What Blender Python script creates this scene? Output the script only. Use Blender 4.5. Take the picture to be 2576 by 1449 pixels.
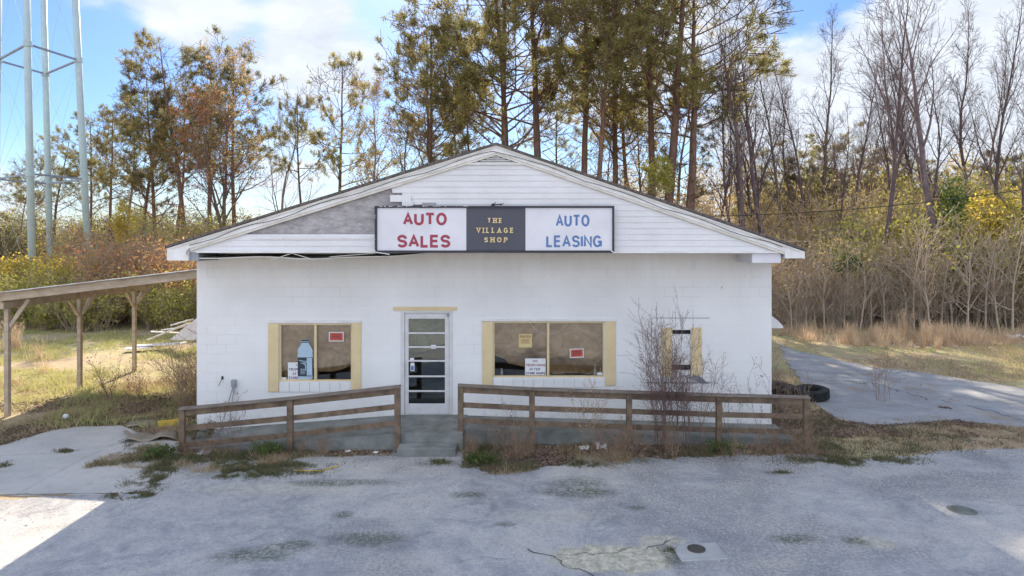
import bpy, math, random
import numpy as np
from mathutils import Vector
R = math.radians
random.seed(5); rng = np.random.default_rng(7)
S = bpy.context.scene
COL = S.collection
for o in list(bpy.data.objects): bpy.data.objects.remove(o)

# ------------------------------------------------------------------ camera
F = 1717.0; CAMZ = 4.08; HX = 1288.0; HY = 600.0        # measured on a 2576 px wide view of the photograph
cam = bpy.data.objects.new("camera", bpy.data.cameras.new("camera")); COL.objects.link(cam)
cam.location = (0, 0, CAMZ); cam.rotation_euler = (R(90), 0, 0)
cam.data.sensor_width = 36; cam.data.lens = 36*F/2576
cam.data.shift_y = -(724.5-HY)/2576; cam.data.clip_start = .1; cam.data.clip_end = 2000
S.camera = cam
S.render.resolution_x = 1024; S.render.resolution_y = 576
S.view_settings.view_transform = 'Standard'; S.view_settings.look = 'None'
S.view_settings.gamma = 1; S.view_settings.exposure = 2.45
# ------------------------------------------------------------------ sun
EL = 35.2; AZ = 6.0                                     # sun stands behind the shop, a little to the left
sd = Vector((-math.sin(R(AZ))*math.cos(R(EL)), math.cos(R(AZ))*math.cos(R(EL)), math.sin(R(EL))))
sun = bpy.data.objects.new("sun", bpy.data.lights.new("sun", 'SUN')); COL.objects.link(sun)
sun.data.energy = 2.1; sun.data.angle = R(.5); sun.data.color = (1, .85, .66)
sun.rotation_euler = sd.to_track_quat('Z', 'Y').to_euler(); sun.location = (-5, 40, 40)
# ------------------------------------------------------------------ world
def pdir(px, py):
    return Vector(((px-HX)/F, 1, (HY-py)/F)).normalized()
W = bpy.data.worlds.new("World"); S.world = W; W.use_nodes = True
nt = W.node_tree; nt.nodes.clear()
def wn(t, **k):
    n = nt.nodes.new(t)
    for a, b in k.items(): setattr(n, a, b)
    return n
def wl(a, b): nt.links.new(a, b)
def wmath(op, a, b=None, c=None, clamp=False):
    n = wn('ShaderNodeMath', operation=op, use_clamp=clamp)
    for i, v in enumerate((a, b, c)):
        if v is None: continue
        if isinstance(v, (int, float)): n.inputs[i].default_value = v
        else: wl(v, n.inputs[i])
    return n.outputs[0]
out = wn('ShaderNodeOutputWorld'); bg = wn('ShaderNodeBackground'); bg.inputs[1].default_value = .10
wl(bg.outputs[0], out.inputs[0])
sky = wn('ShaderNodeTexSky', sky_type='NISHITA', sun_disc=False, sun_elevation=R(EL), sun_rotation=R(-AZ))
sky.air_density = 1.0; sky.dust_density = .4; sky.ozone_density = 2.0; sky.altitude = 50
hs = wn('ShaderNodeHueSaturation'); hs.inputs['Saturation'].default_value = 1.25; hs.inputs['Value'].default_value = .30; hs.inputs['Hue'].default_value = .512
wl(sky.outputs[0], hs.inputs['Color'])
tc0 = wn('ShaderNodeTexCoord'); sx0 = wn('ShaderNodeSeparateXYZ'); wl(tc0.outputs['Generated'], sx0.inputs[0])
lowsky = wn('ShaderNodeValToRGB'); wl(sx0.outputs[2], lowsky.inputs[0]); lowsky.color_ramp.elements[0].color = (.50, .68, .95, 1); lowsky.color_ramp.elements[1].position = .45; lowsky.color_ramp.elements[1].color = (.95, 1.0, 1.02, 1)
skym = wn('ShaderNodeMix', data_type='RGBA', blend_type='MULTIPLY'); skym.inputs[0].default_value = 1; wl(hs.outputs[0], skym.inputs[6]); wl(lowsky.outputs[0], skym.inputs[7])
tc = wn('ShaderNodeTexCoord'); sx = wn('ShaderNodeSeparateXYZ'); wl(tc.outputs['Generated'], sx.inputs[0])
zz = wmath('ADD', wmath('MAXIMUM', sx.outputs[2], 0.0), .22)
cx = wn('ShaderNodeCombineXYZ'); wl(wmath('DIVIDE', sx.outputs[0], zz), cx.inputs[0]); wl(wmath('DIVIDE', sx.outputs[1], zz), cx.inputs[1])
wl(wmath('MULTIPLY', sx.outputs[2], 2.0), cx.inputs[2])
def wnoise(scale, det, rough, dist=0, w=0):
    n = wn('ShaderNodeTexNoise'); n.inputs['Scale'].default_value = scale; n.inputs['Detail'].default_value = det
    n.inputs['Roughness'].default_value = rough; n.inputs['Distortion'].default_value = dist
    mp = wn('ShaderNodeMapping'); mp.inputs['Location'].default_value = (w, w*.7, w*.3)
    wl(cx.outputs[0], mp.inputs[0]); wl(mp.outputs[0], n.inputs['Vector']); return n.outputs['Fac']
n1 = wnoise(1.3, 9, .55, .3, 3.1); n2 = wnoise(5.0, 7, .6, .4, 1.7)
def lobe(px, py, width, amp):                                # a bank of cloud around a direction of the sky
    d = wn('ShaderNodeVectorMath', operation='DOT_PRODUCT'); nv = wn('ShaderNodeVectorMath', operation='NORMALIZE')
    wl(tc.outputs['Generated'], nv.inputs[0]); wl(nv.outputs[0], d.inputs[0]); d.inputs[1].default_value = pdir(px, py)
    mr = wn('ShaderNodeMapRange', interpolation_type='SMOOTHSTEP'); wl(d.outputs['Value'], mr.inputs[0])
    mr.inputs[1].default_value = math.cos(R(width)); mr.inputs[2].default_value = math.cos(R(width*.35))
    mr.inputs[3].default_value = 0; mr.inputs[4].default_value = amp
    return mr.outputs[0]
cov = wmath('ADD', wmath('MULTIPLY', n1, .75), wmath('MULTIPLY', n2, .28))
for a in ((2400, 360, 17, .45), (2000, 420, 11, .25), (2576, 60, 12, .2), (640, 50, 8, .19), (830, 130, 6, .19), (330, 70, 6, .22), (480, 20, 5, .12), (950, 130, 3, .16), (1500, 0, 16, .14),
          (700, 430, 7, .16), (60, 540, 8, .16), (1900, 60, 6, .04)):
    cov = wmath('ADD', cov, lobe(*a))
cov = wmath('SUBTRACT', cov, lobe(2110, 110, 6, .22)); cov = wmath('SUBTRACT', cov, lobe(330, 300, 10, .2)); cov = wmath('SUBTRACT', cov, lobe(1010, 120, 5, .12))
bc = wn('ShaderNodeMapRange'); wl(sx.outputs[1], bc.inputs[0]); bc.inputs[1].default_value = .6; bc.inputs[2].default_value = .1; bc.inputs[3].default_value = 0; bc.inputs[4].default_value = .17  # extra cloud cover added overhead and behind the camera to fill the shade
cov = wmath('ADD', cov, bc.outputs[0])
mr = wn('ShaderNodeMapRange', interpolation_type='SMOOTHSTEP'); wl(cov, mr.inputs[0]); mr.inputs[1].default_value = .57; mr.inputs[2].default_value = .77
mr.inputs[3].default_value = 0; mr.inputs[4].default_value = .95
hz = wn('ShaderNodeMapRange', interpolation_type='SMOOTHSTEP'); wl(sx.outputs[2], hz.inputs[0]); hz.inputs[1].default_value = .15; hz.inputs[2].default_value = 0.0
hz.inputs[3].default_value = 0; hz.inputs[4].default_value = .6
fac = wmath('MAXIMUM', mr.outputs[0], hz.outputs[0])
cr = wn('ShaderNodeMapRange'); wl(n2, cr.inputs[0]); cr.inputs[1].default_value = .3; cr.inputs[2].default_value = .7; cr.inputs[3].default_value = 1.6; cr.inputs[4].default_value = 2.1
cc = wn('ShaderNodeVectorMath', operation='SCALE'); cc.inputs[0].default_value = (.90, .957, 1.05); 
bk = wn('ShaderNodeMapRange', interpolation_type='SMOOTHSTEP'); wl(sx.outputs[1], bk.inputs[0]); bk.inputs[1].default_value = .55; bk.inputs[2].default_value = -.35   # unseen clouds behind the camera, brightened to light the shaded front
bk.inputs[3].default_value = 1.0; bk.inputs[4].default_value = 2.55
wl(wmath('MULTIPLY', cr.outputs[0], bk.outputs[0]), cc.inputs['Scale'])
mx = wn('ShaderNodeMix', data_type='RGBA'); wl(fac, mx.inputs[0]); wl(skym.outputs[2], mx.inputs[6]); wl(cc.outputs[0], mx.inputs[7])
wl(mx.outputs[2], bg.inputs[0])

# ------------------------------------------------------------------ helpers
def tag(o, label=None, cat=None, group=None, kind=None):
    if label: o['label'] = label
    if cat: o['category'] = cat
    if group: o['group'] = group
    if kind: o['kind'] = kind
    return o
def empty(name, loc=(0, 0, 0), label=None, cat=None, group=None):
    o = bpy.data.objects.new(name, None); o.location = loc; o.empty_display_size = .2; COL.objects.link(o)
    return tag(o, label, cat, group)
def P(px, py, d): return ((px-HX)/F*d, d, CAMZ-(py-HY)/F*d)     # point of the place seen at a pixel, at a distance
def G(px, py, z=0):                                             # the same on the ground
    d = F*(CAMZ-z)/(py-HY); return ((px-HX)/F*d, d)
FY = 14.55; FS = F/FY
def fx(px): return (px-HX)/FS
def fz(py): return CAMZ-(py-HY)/FS
def hook(o, parent):
    COL.objects.link(o)
    if parent is not None:
        o.parent = parent
        o.location = -Vector(parent.location) if not parent.get('_local') else (0, 0, 0)
    return o
class MB:
    def __init__(s): s.v = []; s.f = []
    def add(s, vs, fs):
        b = len(s.v); s.v += [tuple(v) for v in vs]; s.f += [tuple(b+i for i in f) for f in fs]; return s
    def box(s, x0, x1, y0, y1, z0, z1):
        return s.add([(x0,y0,z0),(x1,y0,z0),(x1,y1,z0),(x0,y1,z0),(x0,y0,z1),(x1,y0,z1),(x1,y1,z1),(x0,y1,z1)],
                     [(0,3,2,1),(4,5,6,7),(0,1,5,4),(1,2,6,5),(2,3,7,6),(3,0,4,7)])
    def bar(s, a, b, w, h, up=(0,0,1)):                          # a beam from a to b
        a = Vector(a); b = Vector(b); t = (b-a).normalized(); r = t.cross(Vector(up))
        if r.length < 1e-4: r = Vector((1,0,0))
        r.normalize(); u = r.cross(t)
        vs = [p+r*(i*w/2)+u*(j*h/2) for p in (a, b) for i, j in ((-1,-1),(1,-1),(1,1),(-1,1))]
        return s.add(vs, [(0,1,2,3),(7,6,5,4),(0,4,5,1),(1,5,6,2),(2,6,7,3),(3,7,4,0)])
    def prism(s, pts, y0, y1):                                   # polygon in x,z extruded along y
        n = len(pts); vs = [(x, y0, z) for x, z in pts]+[(x, y1, z) for x, z in pts]
        return s.add(vs, [tuple(range(n)), tuple(range(2*n-1, n-1, -1))]+[(i, i+n, (i+1) % n+n, (i+1) % n) for i in range(n)])
    def slab(s, pts, z0, z1):                                    # polygon in x,y extruded along z
        n = len(pts); vs = [(x, y, z0) for x, y in pts]+[(x, y, z1) for x, y in pts]
        return s.add(vs, [tuple(range(n-1, -1, -1)), tuple(range(n, 2*n))]+[(i, (i+1) % n, (i+1) % n+n, i+n) for i in range(n)])
    def tube(s, pts, rad, n=8):
        V, Q = tube_np(np.array(pts, float), np.array(rad if hasattr(rad, '__len__') else [rad]*len(pts), float), n)
        s.add(V.tolist(), Q.tolist()); k = len(V)
        b = len(s.v)-k; s.f.append(tuple(b+i for i in range(n))[::-1]); s.f.append(tuple(b+k-n+i for i in range(n))); return s
    def lathe(s, prof, cx, cy, n=32):
        vs = []; fs = []
        for r, z in prof:
            for i in range(n): a = 2*math.pi*i/n; vs.append((cx+r*math.cos(a), cy+r*math.sin(a), z))
        m = len(prof)
        for j in range(m-1):
            for i in range(n): fs.append((j*n+i, j*n+(i+1) % n, (j+1)*n+(i+1) % n, (j+1)*n+i))
        return s.add(vs, fs)
    def build(s, name, mat, parent=None, bevel=0, smooth=False, local=False):
        me = bpy.data.meshes.new(name); me.from_pydata(s.v, [], s.f); me.update()
        me.materials.append(mat)
        if smooth: me.polygons.foreach_set('use_smooth', [True]*len(me.polygons))
        o = bpy.data.objects.new(name, me)
        COL.objects.link(o)
        if parent is not None:
            o.parent = parent
            if not local: o.location = -Vector(parent.location)
        if bevel:
            m = o.modifiers.new('b', 'BEVEL'); m.width = bevel; m.segments = 2; m.limit_method = 'ANGLE'
        return o
def tube_np(pts, rad, n):
    k = len(pts); t = np.gradient(pts, axis=0); t /= np.linalg.norm(t, axis=1)[:, None]+1e-9
    ref = np.array([0, 0, 1.]) if abs(t[0, 2]) < .8 else np.array([1., 0, 0])
    u = np.cross(t, ref); u /= np.linalg.norm(u, axis=1)[:, None]+1e-9; w = np.cross(t, u)
    a = np.arange(n)*2*math.pi/n
    V = pts[:, None, :]+rad[:, None, None]*(np.cos(a)[None, :, None]*u[:, None, :]+np.sin(a)[None, :, None]*w[:, None, :])
    V = V.reshape(-1, 3); i = np.arange(n); j = (i+1) % n
    Q = np.concatenate([np.stack([r*n+i, r*n+j, (r+1)*n+j, (r+1)*n+i], 1) for r in range(k-1)])
    return V, Q
def mesh_np(name, V, Fc, mat, smooth=False):
    me = bpy.data.meshes.new(name); V = np.asarray(V, np.float32); Fc = np.asarray(Fc, np.int32); k = Fc.shape[1]
    me.vertices.add(len(V)); me.vertices.foreach_set('co', V.ravel())
    me.loops.add(Fc.size); me.loops.foreach_set('vertex_index', Fc.ravel())
    me.polygons.add(len(Fc)); me.polygons.foreach_set('loop_start', np.arange(0, Fc.size, k, dtype=np.int32))
    me.polygons.foreach_set('loop_total', np.full(len(Fc), k, np.int32))
    if smooth: me.polygons.foreach_set('use_smooth', np.ones(len(Fc), bool))
    me.update(calc_edges=True); me.validate()
    me.materials.append(mat); return me
def obj(name, me, parent=None):
    o = bpy.data.objects.new(name, me); COL.objects.link(o)
    if parent is not None: o.parent = parent
    return o
def fbm(X, Y, scale, octv=4, seed=0, gain=.55):
    out = np.zeros_like(X, float); amp = 1; tot = 0; r = np.random.default_rng(seed)
    for o_ in range(octv):
        T = r.random((64, 64)); x = X*scale+17.3*o_; y = Y*scale+9.1*o_
        xi = np.floor(x).astype(int); yi = np.floor(y).astype(int); fx_ = x-xi; fy_ = y-yi
        fx_ = fx_*fx_*(3-2*fx_); fy_ = fy_*fy_*(3-2*fy_)
        a = T[xi % 64, yi % 64]; b = T[(xi+1) % 64, yi % 64]; c = T[xi % 64, (yi+1) % 64]; d = T[(xi+1) % 64, (yi+1) % 64]
        out += amp*((a*(1-fx_)+b*fx_)*(1-fy_)+(c*(1-fx_)+d*fx_)*fy_); tot += amp; amp *= gain; scale *= 2.07
    return out/tot
def inpoly(X, Y, poly):
    r = np.zeros(X.shape, bool); n = len(poly)
    for i in range(n):
        x0, y0 = poly[i]; x1, y1 = poly[(i+1) % n]
        if y0 == y1: continue
        c = ((Y > y0) != (Y > y1)) & (X < (x1-x0)*(Y-y0)/(y1-y0)+x0); r ^= c
    return r

# ------------------------------------------------------------------ materials
class N:
    def __init__(s, name):
        s.m = bpy.data.materials.new(name); s.m.use_nodes = True; s.t = s.m.node_tree
        s.b = s.t.nodes['Principled BSDF']; s.o = s.t.nodes['Material Output']; s.c = None
    def n(s, t, **k):
        x = s.t.nodes.new(t)
        for a, b in k.items(): setattr(x, a, b)
        return x
    def l(s, a, b): s.t.links.new(a, b)
    def co(s, scale=(1,1,1), rot=(0,0,0), loc=(0,0,0)):
        if not s.c: s.c = s.n('ShaderNodeTexCoord')
        mp = s.n('ShaderNodeMapping'); mp.inputs['Scale'].default_value = scale; mp.inputs['Rotation'].default_value = rot; mp.inputs['Location'].default_value = loc
        s.l(s.c.outputs['Object'], mp.inputs[0]); return mp.outputs[0]
    def noise(s, scale, det=4, rough=.6, vec=None, dist=0):
        x = s.n('ShaderNodeTexNoise'); x.inputs['Scale'].default_value = scale; x.inputs['Detail'].default_value = det
        x.inputs['Roughness'].default_value = rough; x.inputs['Distortion'].default_value = dist
        s.l(vec if vec is not None else s.co(), x.inputs['Vector']); return x.outputs['Fac']
    def ramp(s, fac, stops, interp='LINEAR'):
        x = s.n('ShaderNodeValToRGB'); x.color_ramp.interpolation = interp; e = x.color_ramp.elements
        while len(e) < len(stops): e.new(.5)
        for i, (p, c) in enumerate(stops):
            e[i].position = p; e[i].color = (*c, 1) if hasattr(c, '__len__') else (c, c, c, 1)
        s.l(fac, x.inputs[0]); return x.outputs[0]
    def mix(s, fac, a, b, blend='MIX'):
        x = s.n('ShaderNodeMix', data_type='RGBA', blend_type=blend)
        for i, v in ((0, fac), (6, a), (7, b)):
            if isinstance(v, (int, float)): x.inputs[i].default_value = v
            elif isinstance(v, tuple): x.inputs[i].default_value = (*v, 1)
            else: s.l(v, x.inputs[i])
        return x.outputs[2]
    def bump(s, h, strength=.3, dist=.01):
        x = s.n('ShaderNodeBump'); x.inputs['Strength'].default_value = strength; x.inputs['Distance'].default_value = dist
        s.l(h, x.inputs['Height']); s.l(x.outputs[0], s.b.inputs['Normal'])
    def col(s, c):
        if isinstance(c, tuple): s.b.inputs['Base Color'].default_value = (*c, 1)
        else: s.l(c, s.b.inputs['Base Color'])
        return s
    def done(s, rough=.8, spec=.3):
        s.b.inputs['Roughness'].default_value = rough; s.b.inputs['Specular IOR Level'].default_value = spec; return s.m
def simple(name, c1, c2=None, scale=6, rough=.8, spec=.3, bump=0, bscale=60, lo=.35, hi=.68, stretch=(1,1,1)):
    m = N(name); c2 = c2 or tuple(x*.7 for x in c1)
    m.col(m.ramp(m.noise(scale, 6, .65, m.co(stretch)), [(lo, c2), (hi, c1)]))
    if bump: m.bump(m.noise(bscale, 3, .6, m.co(stretch)), bump)
    return m.done(rough, spec)
def leafmat(name, cols, transl=.35, perobj=0):
    m = N(name); g = m.n('ShaderNodeNewGeometry')
    k = len(cols); c = m.ramp(g.outputs['Random Per Island'], [(i/(k-1) if k > 1 else 0, cc) for i, cc in enumerate(cols)])
    if perobj:
        oi = m.n('ShaderNodeObjectInfo'); h = m.n('ShaderNodeHueSaturation'); mr_ = m.n('ShaderNodeMapRange')
        m.l(oi.outputs['Random'], mr_.inputs[0]); mr_.inputs[3].default_value = 1-perobj; mr_.inputs[4].default_value = 1+perobj
        m.l(mr_.outputs[0], h.inputs['Value']); m.l(c, h.inputs['Color']); c = h.outputs[0]
    m.col(c); m.done(.65, .25)
    tr = m.n('ShaderNodeBsdfTranslucent'); m.l(c, tr.inputs[0]) if not isinstance(c, tuple) else None
    ms = m.n('ShaderNodeMixShader'); ms.inputs[0].default_value = transl
    m.l(m.b.outputs[0], ms.inputs[1]); m.l(tr.outputs[0], ms.inputs[2]); m.l(ms.outputs[0], m.o.inputs[0])
    return m.m
def bark(name, a, b, sc=9):
    m = N(name); n = m.noise(sc, 6, .7, m.co((1, 1, .25)), .6)
    oi = m.n('ShaderNodeObjectInfo'); c = m.ramp(n, [(.35, b), (.7, a)])
    h = m.n('ShaderNodeHueSaturation'); mr_ = m.n('ShaderNodeMapRange'); m.l(oi.outputs['Random'], mr_.inputs[0])
    mr_.inputs[3].default_value = .75; mr_.inputs[4].default_value = 1.25; m.l(mr_.outputs[0], h.inputs['Value']); m.l(c, h.inputs['Color'])
    m.col(h.outputs[0]); m.bump(n, .6, .03); return m.done(.9, .15)

# painted block wall
def blockmat():
    m = N('painted_block'); v = m.co((1, 1, 1), (R(90), 0, 0))
    br = m.n('ShaderNodeTexBrick'); m.l(v, br.inputs['Vector']); br.offset = .5; br.inputs['Scale'].default_value = 1
    br.inputs['Brick Width'].default_value = .406; br.inputs['Row Height'].default_value = .203; br.inputs['Mortar Size'].default_value = .006
    br.inputs['Mortar Smooth'].default_value = .5
    br.inputs['Color1'].default_value = (.0, .0, .0, 1); br.inputs['Color2'].default_value = (0, 0, 0, 1); br.inputs['Mortar'].default_value = (1, 1, 1, 1)
    big = m.noise(.7, 5, .6); fine = m.noise(35, 4, .7)
    crack = m.ramp(m.noise(1.1, 3, .5, m.co((1, 1, 1), (0, 0, 0), (4, 0, 2))), [(.50, 0.03), (.70, .45)])
    base = m.ramp(big, [(.3, (.66, .65, .64)), (.7, (.75, .745, .74))])
    c = m.mix(m.mix(1.0, br.outputs['Fac'], crack, 'MULTIPLY'), base, (.40, .39, .40))
    spots = m.ramp(m.noise(9, 2, .5, m.co((1, 1, .6))), [(.745, 0.), (.77, 1.)])
    c = m.mix(spots, c, (.30, .27, .25))
    # soil splash and grime towards the foot of the wall, streaky warm bounce light painted in under the roof
    sp = m.n('ShaderNodeSeparateXYZ'); m.l(m.c.outputs['Object'], sp.inputs[0])
    mr_ = m.n('ShaderNodeMapRange'); m.l(sp.outputs[2], mr_.inputs[0]); mr_.inputs[1].default_value = .75; mr_.inputs[2].default_value = .0; mr_.inputs[3].default_value = 0; mr_.inputs[4].default_value = .5
    gr = m.mix(1.0, mr_.outputs[0], m.ramp(m.noise(4, 6, .7), [(.45, 0.), (.7, 1.)]), 'MULTIPLY')
    c = m.mix(gr, c, (.36, .34, .29))
    mr2 = m.n('ShaderNodeMapRange'); m.l(sp.outputs[2], mr2.inputs[0]); mr2.inputs[1].default_value = 2.6; mr2.inputs[2].default_value = 3.8; mr2.inputs[3].default_value = 0; mr2.inputs[4].default_value = .45
    st = m.mix(1.0, mr2.outputs[0], m.ramp(m.noise(3, 5, .7, m.co((2.5, 1, .5))), [(.4, .25), (.75, 1.)]), 'MULTIPLY')
    c = m.mix(st, c, (.52, .46, .36))
    m.col(c)
    h = m.mix(.35, br.outputs['Fac'], fine); inv = m.n('ShaderNodeInvert'); m.l(h, inv.inputs[1]); m.bump(inv.outputs[0], .45, .006)
    return m.done(.6, .3)
M = {}
M['block'] = blockmat()
def sidingmat(name='vinyl_siding', c1=(.68, .67, .69), c2=(.58, .57, .58)):
    m = N(name); m.col(m.mix(m.ramp(m.noise(30, 3, .6, m.co((.3, 1, 3))), [(.5, 0.), (.9, .5)]), m.ramp(m.noise(1.2, 5, .6), [(.3, c2), (.7, c1)]), (.45, .42, .38)))
    return m.done(.45, .4)
M['siding'] = sidingmat()
M['white'] = simple('white_trim_paint', (.74, .735, .73), (.60, .58, .56), 3, .5, .4, .1, 40)
M['soffit'] = simple('soffit_metal', (.66, .63, .58), (.5, .46, .4), 4, .5, .4)
M['ply'] = simple('grey_weathered_sheathing', (.43, .41, .41), (.26, .245, .25), 7, .85, .2, .2, 50, stretch=(1, 1, 2.2))
M['yellow'] = simple('cream_yellow_paint', (.68, .55, .33), (.60, .47, .27), 3, .6, .3, .1, 50)
def shingles():
    m = N('roof_shingle'); br = m.n('ShaderNodeTexBrick'); m.l(m.co((1, 1, 1), (0, 0, R(90))), br.inputs['Vector']); br.inputs['Scale'].default_value = 1
    br.inputs['Brick Width'].default_value = .3; br.inputs['Row Height'].default_value = .14; br.inputs['Mortar Size'].default_value = .008
    br.inputs['Color1'].default_value = (.13, .11, .10, 1); br.inputs['Color2'].default_value = (.08, .07, .065, 1); br.inputs['Mortar'].default_value = (.03, .03, .03, 1)
    m.col(m.mix(m.ramp(m.noise(40, 3), [(.4, 0.), (.7, .5)]), br.outputs['Color'], (.2, .17, .15))); return m.done(.95, .1)
M['shingle'] = shingles()
M['signwhite'] = simple('sign_face_white', (.66, .65, .69), (.58, .57, .61), 2.2, .45, .4, .05, 200)
M['signgrey'] = simple('sign_face_charcoal', (.085, .085, .105), (.07, .07, .09), 120, .6, .3)
M['signframe'] = simple('sign_frame_black', (.035, .033, .05), (.02, .02, .03), 8, .5, .4)
M['red'] = simple('letter_red', (.34, .05, .08), (.28, .045, .07), 60, .5)
M['blue'] = simple('letter_blue', (.11, .20, .40), (.09, .16, .33), 60, .5)
M['gold'] = simple('letter_gold', (.72, .58, .30), (.6, .47, .22), 60, .4)
M['alu'] = simple('door_painted_aluminium', (.62, .62, .63), (.52, .51, .5), 5, .35, .5)
def glass(name, tint=(.75, .8, .8), refl=.13):
    m = N(name); t = m.t; tr = m.n('ShaderNodeBsdfTransparent'); tr.inputs[0].default_value = (*tint, 1)
    gl = m.n('ShaderNodeBsdfGlossy'); gl.inputs['Roughness'].default_value = .03
    bp = m.n('ShaderNodeBump'); bp.inputs['Strength'].default_value = .05; bp.inputs['Distance'].default_value = .05; m.l(m.noise(1.6, 2, .5), bp.inputs['Height']); m.l(bp.outputs[0], gl.inputs['Normal'])
    fr = m.n('ShaderNodeFresnel'); fr.inputs[0].default_value = 1.55
    ad = m.n('ShaderNodeMath', operation='ADD'); m.l(fr.outputs[0], ad.inputs[0]); ad.inputs[1].default_value = refl-.05
    ms = m.n('ShaderNodeMixShader'); m.l(ad.outputs[0], ms.inputs[0]); m.l(tr.outputs[0], ms.inputs[1]); m.l(gl.outputs[0], ms.inputs[2]); m.l(ms.outputs[0], m.o.inputs[0])
    return m.m
M['glass'] = glass('window_glass', (.9, .9, .88), .085); M['dglass'] = glass('door_glass', (.72, .82, .84), .10)
def paper():
    m = N('brown_reflection'); n = m.noise(1.6, 8, .75, m.co((1, 1, 1.2)), 1.2)
    m.col(m.ramp(n, [(.36, (.26, .165, .085)), (.5, (.42, .28, .15)), (.64, (.60, .43, .26))])); m.bump(m.noise(6, 5, .6, None, .5), .5, .03); return m.done(.6, .3)
M['paper'] = paper()  # brown tone of the ground reflected in the panes, painted as surface colour
M['interior'] = simple('interior_dark', (.12, .14, .14), (.07, .09, .09), 2, .8)
M['wood'] = simple('weathered_rail_wood', (.23, .165, .115), (.085, .062, .045), 5, .85, .2, .4, 40, .3, .7, (1, 1, 1))
M['woodtop'] = simple('weathered_rail_cap', (.24, .205, .18), (.13, .105, .085), 7, .85, .2, .4, 40, .3, .7, (.5, 1, 1))
M['cpwood'] = simple('carport_timber', (.50, .41, .32), (.30, .235, .17), 6, .85, .2, .4, 30, .3, .7, (.4, 1, 1))
M['metalroof'] = simple('corrugated_metal', (.45, .46, .47), (.27, .25, .24), 3, .4, .5)
M['conc'] = simple('porch_concrete', (.25, .255, .245), (.13, .14, .125), 2.6, .9, .2, .3, 60)
M['concslab'] = simple('pale_concrete', (.42, .42, .41), (.33, .33, .32), 3, .9, .2, .2, 60)
M['iron'] = simple('cast_iron', (.11, .10, .085), (.06, .055, .05), 10, .6, .4, .3, 60)
M['paperwhite'] = simple('notice_paper', (.72, .72, .72), (.66, .66, .66), 4, .7)
M['paperyellow'] = simple('notice_yellow', (.62, .50, .25), (.55, .44, .2), 4, .7)
M['ink'] = simple('ink_violet', (.13, .05, .15), (.1, .04, .12), 20, .7)
M['inkred'] = simple('ink_red_brown', (.27, .07, .06), (.2, .05, .05), 20, .7)
M['redsign'] = simple('red_plastic_sign', (.50, .10, .07), (.4, .08, .06), 8, .5)
M['inkdark'] = simple('ink_dark_red', (.22, .04, .04), (.18, .03, .03), 20, .6)
M['bottleblue'] = simple('bottle_pale_blue', (.40, .52, .62), (.34, .45, .55), 9, .4)
M['bottledark'] = simple('bottle_label_dark', (.04, .055, .07), (.03, .04, .05), 9, .4)
M['tower'] = simple('tower_paint', (.40, .50, .53), (.33, .43, .46), 2, .5, .4)
M['towerrod'] = simple('tower_strut_paint', (.25, .29, .36), (.19, .22, .3), 2, .5, .4)
M['rubber'] = simple('tyre_rubber', (.03, .032, .03), (.018, .018, .018), 8, .75, .3, .4, 30)
M['cable'] = simple('black_cable', (.02, .02, .02), (.015, .015, .015), 8, .6)
M['outlet'] = simple('grey_metal_box', (.30, .31, .34), (.22, .23, .25), 9, .5, .5)
M['yplank'] = simple('yellow_painted_plank', (.62, .42, .06), (.5, .33, .05), 5, .6)
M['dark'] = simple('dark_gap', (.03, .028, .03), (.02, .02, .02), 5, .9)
M['bark_pine'] = bark('bark_pine', (.24, .15, .11), (.10, .066, .052))
M['bark_grey'] = bark('bark_grey', (.25, .20, .18), (.13, .10, .095))
M['bark_dark'] = bark('bark_dark', (.19, .145, .145), (.09, .065, .07))
M['bark_pale'] = bark('bark_pale', (.52, .43, .34), (.30, .235, .18))
M['twig'] = bark('twig_brown', (.52, .42, .32), (.30, .23, .17))
M['needle'] = leafmat('pine_needles', [(.14, .145, .05), (.25, .235, .08), (.36, .30, .12), (.19, .195, .065), (.44, .34, .15)], .55, .25)
M['needle_dark'] = leafmat('dark_needles', [(.07, .075, .03), (.11, .105, .045), (.18, .14, .07)], .4, .2)
M['russet'] = leafmat('russet_leaves', [(.34, .14, .06), (.42, .20, .09), (.28, .15, .08)], .45)
M['tan_leaf'] = leafmat('tan_leaves', [(.33, .25, .12), (.45, .32, .16), (.26, .22, .10)], .45, .2)
M['gold_leaf'] = leafmat('golden_leaves', [(.60, .43, .06), (.5, .40, .08), (.38, .34, .08), (.74, .55, .09)], .65)
M['olive_leaf'] = leafmat('olive_leaves', [(.26, .28, .06), (.38, .38, .09), (.50, .44, .13), (.20, .22, .06)], .55)
M['green_leaf'] = leafmat('green_leaves', [(.06, .11, .025), (.10, .15, .04), (.15, .18, .05)], .4)
M['rust_leaf'] = leafmat('rust_brown_leaves', [(.56, .28, .12), (.46, .24, .11), (.60, .38, .19), (.32, .22, .11)], .55)
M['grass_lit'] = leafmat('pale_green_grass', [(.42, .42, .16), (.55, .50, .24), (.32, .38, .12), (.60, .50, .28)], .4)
M['grass_dry'] = leafmat('dry_tan_grass', [(.48, .36, .23), (.38, .28, .17), (.58, .46, .31), (.28, .23, .13)], .4)
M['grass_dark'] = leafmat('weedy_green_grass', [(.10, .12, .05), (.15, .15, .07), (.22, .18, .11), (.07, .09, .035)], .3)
M['sedge'] = leafmat('broomsedge_straw', [(.66, .49, .33), (.55, .41, .27), (.74, .60, .43)], .45)
M['litter'] = leafmat('leaf_litter', [(.20, .125, .09), (.10, .065, .045), (.34, .24, .18), (.07, .05, .035)], .2)
M['weedstem'] = simple('dry_weed_stem', (.20, .13, .11), (.13, .085, .08), 8, .9)
M['weedhead'] = leafmat('dry_seed_heads', [(.15, .09, .085), (.22, .14, .12), (.11, .07, .07)], .2)
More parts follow.
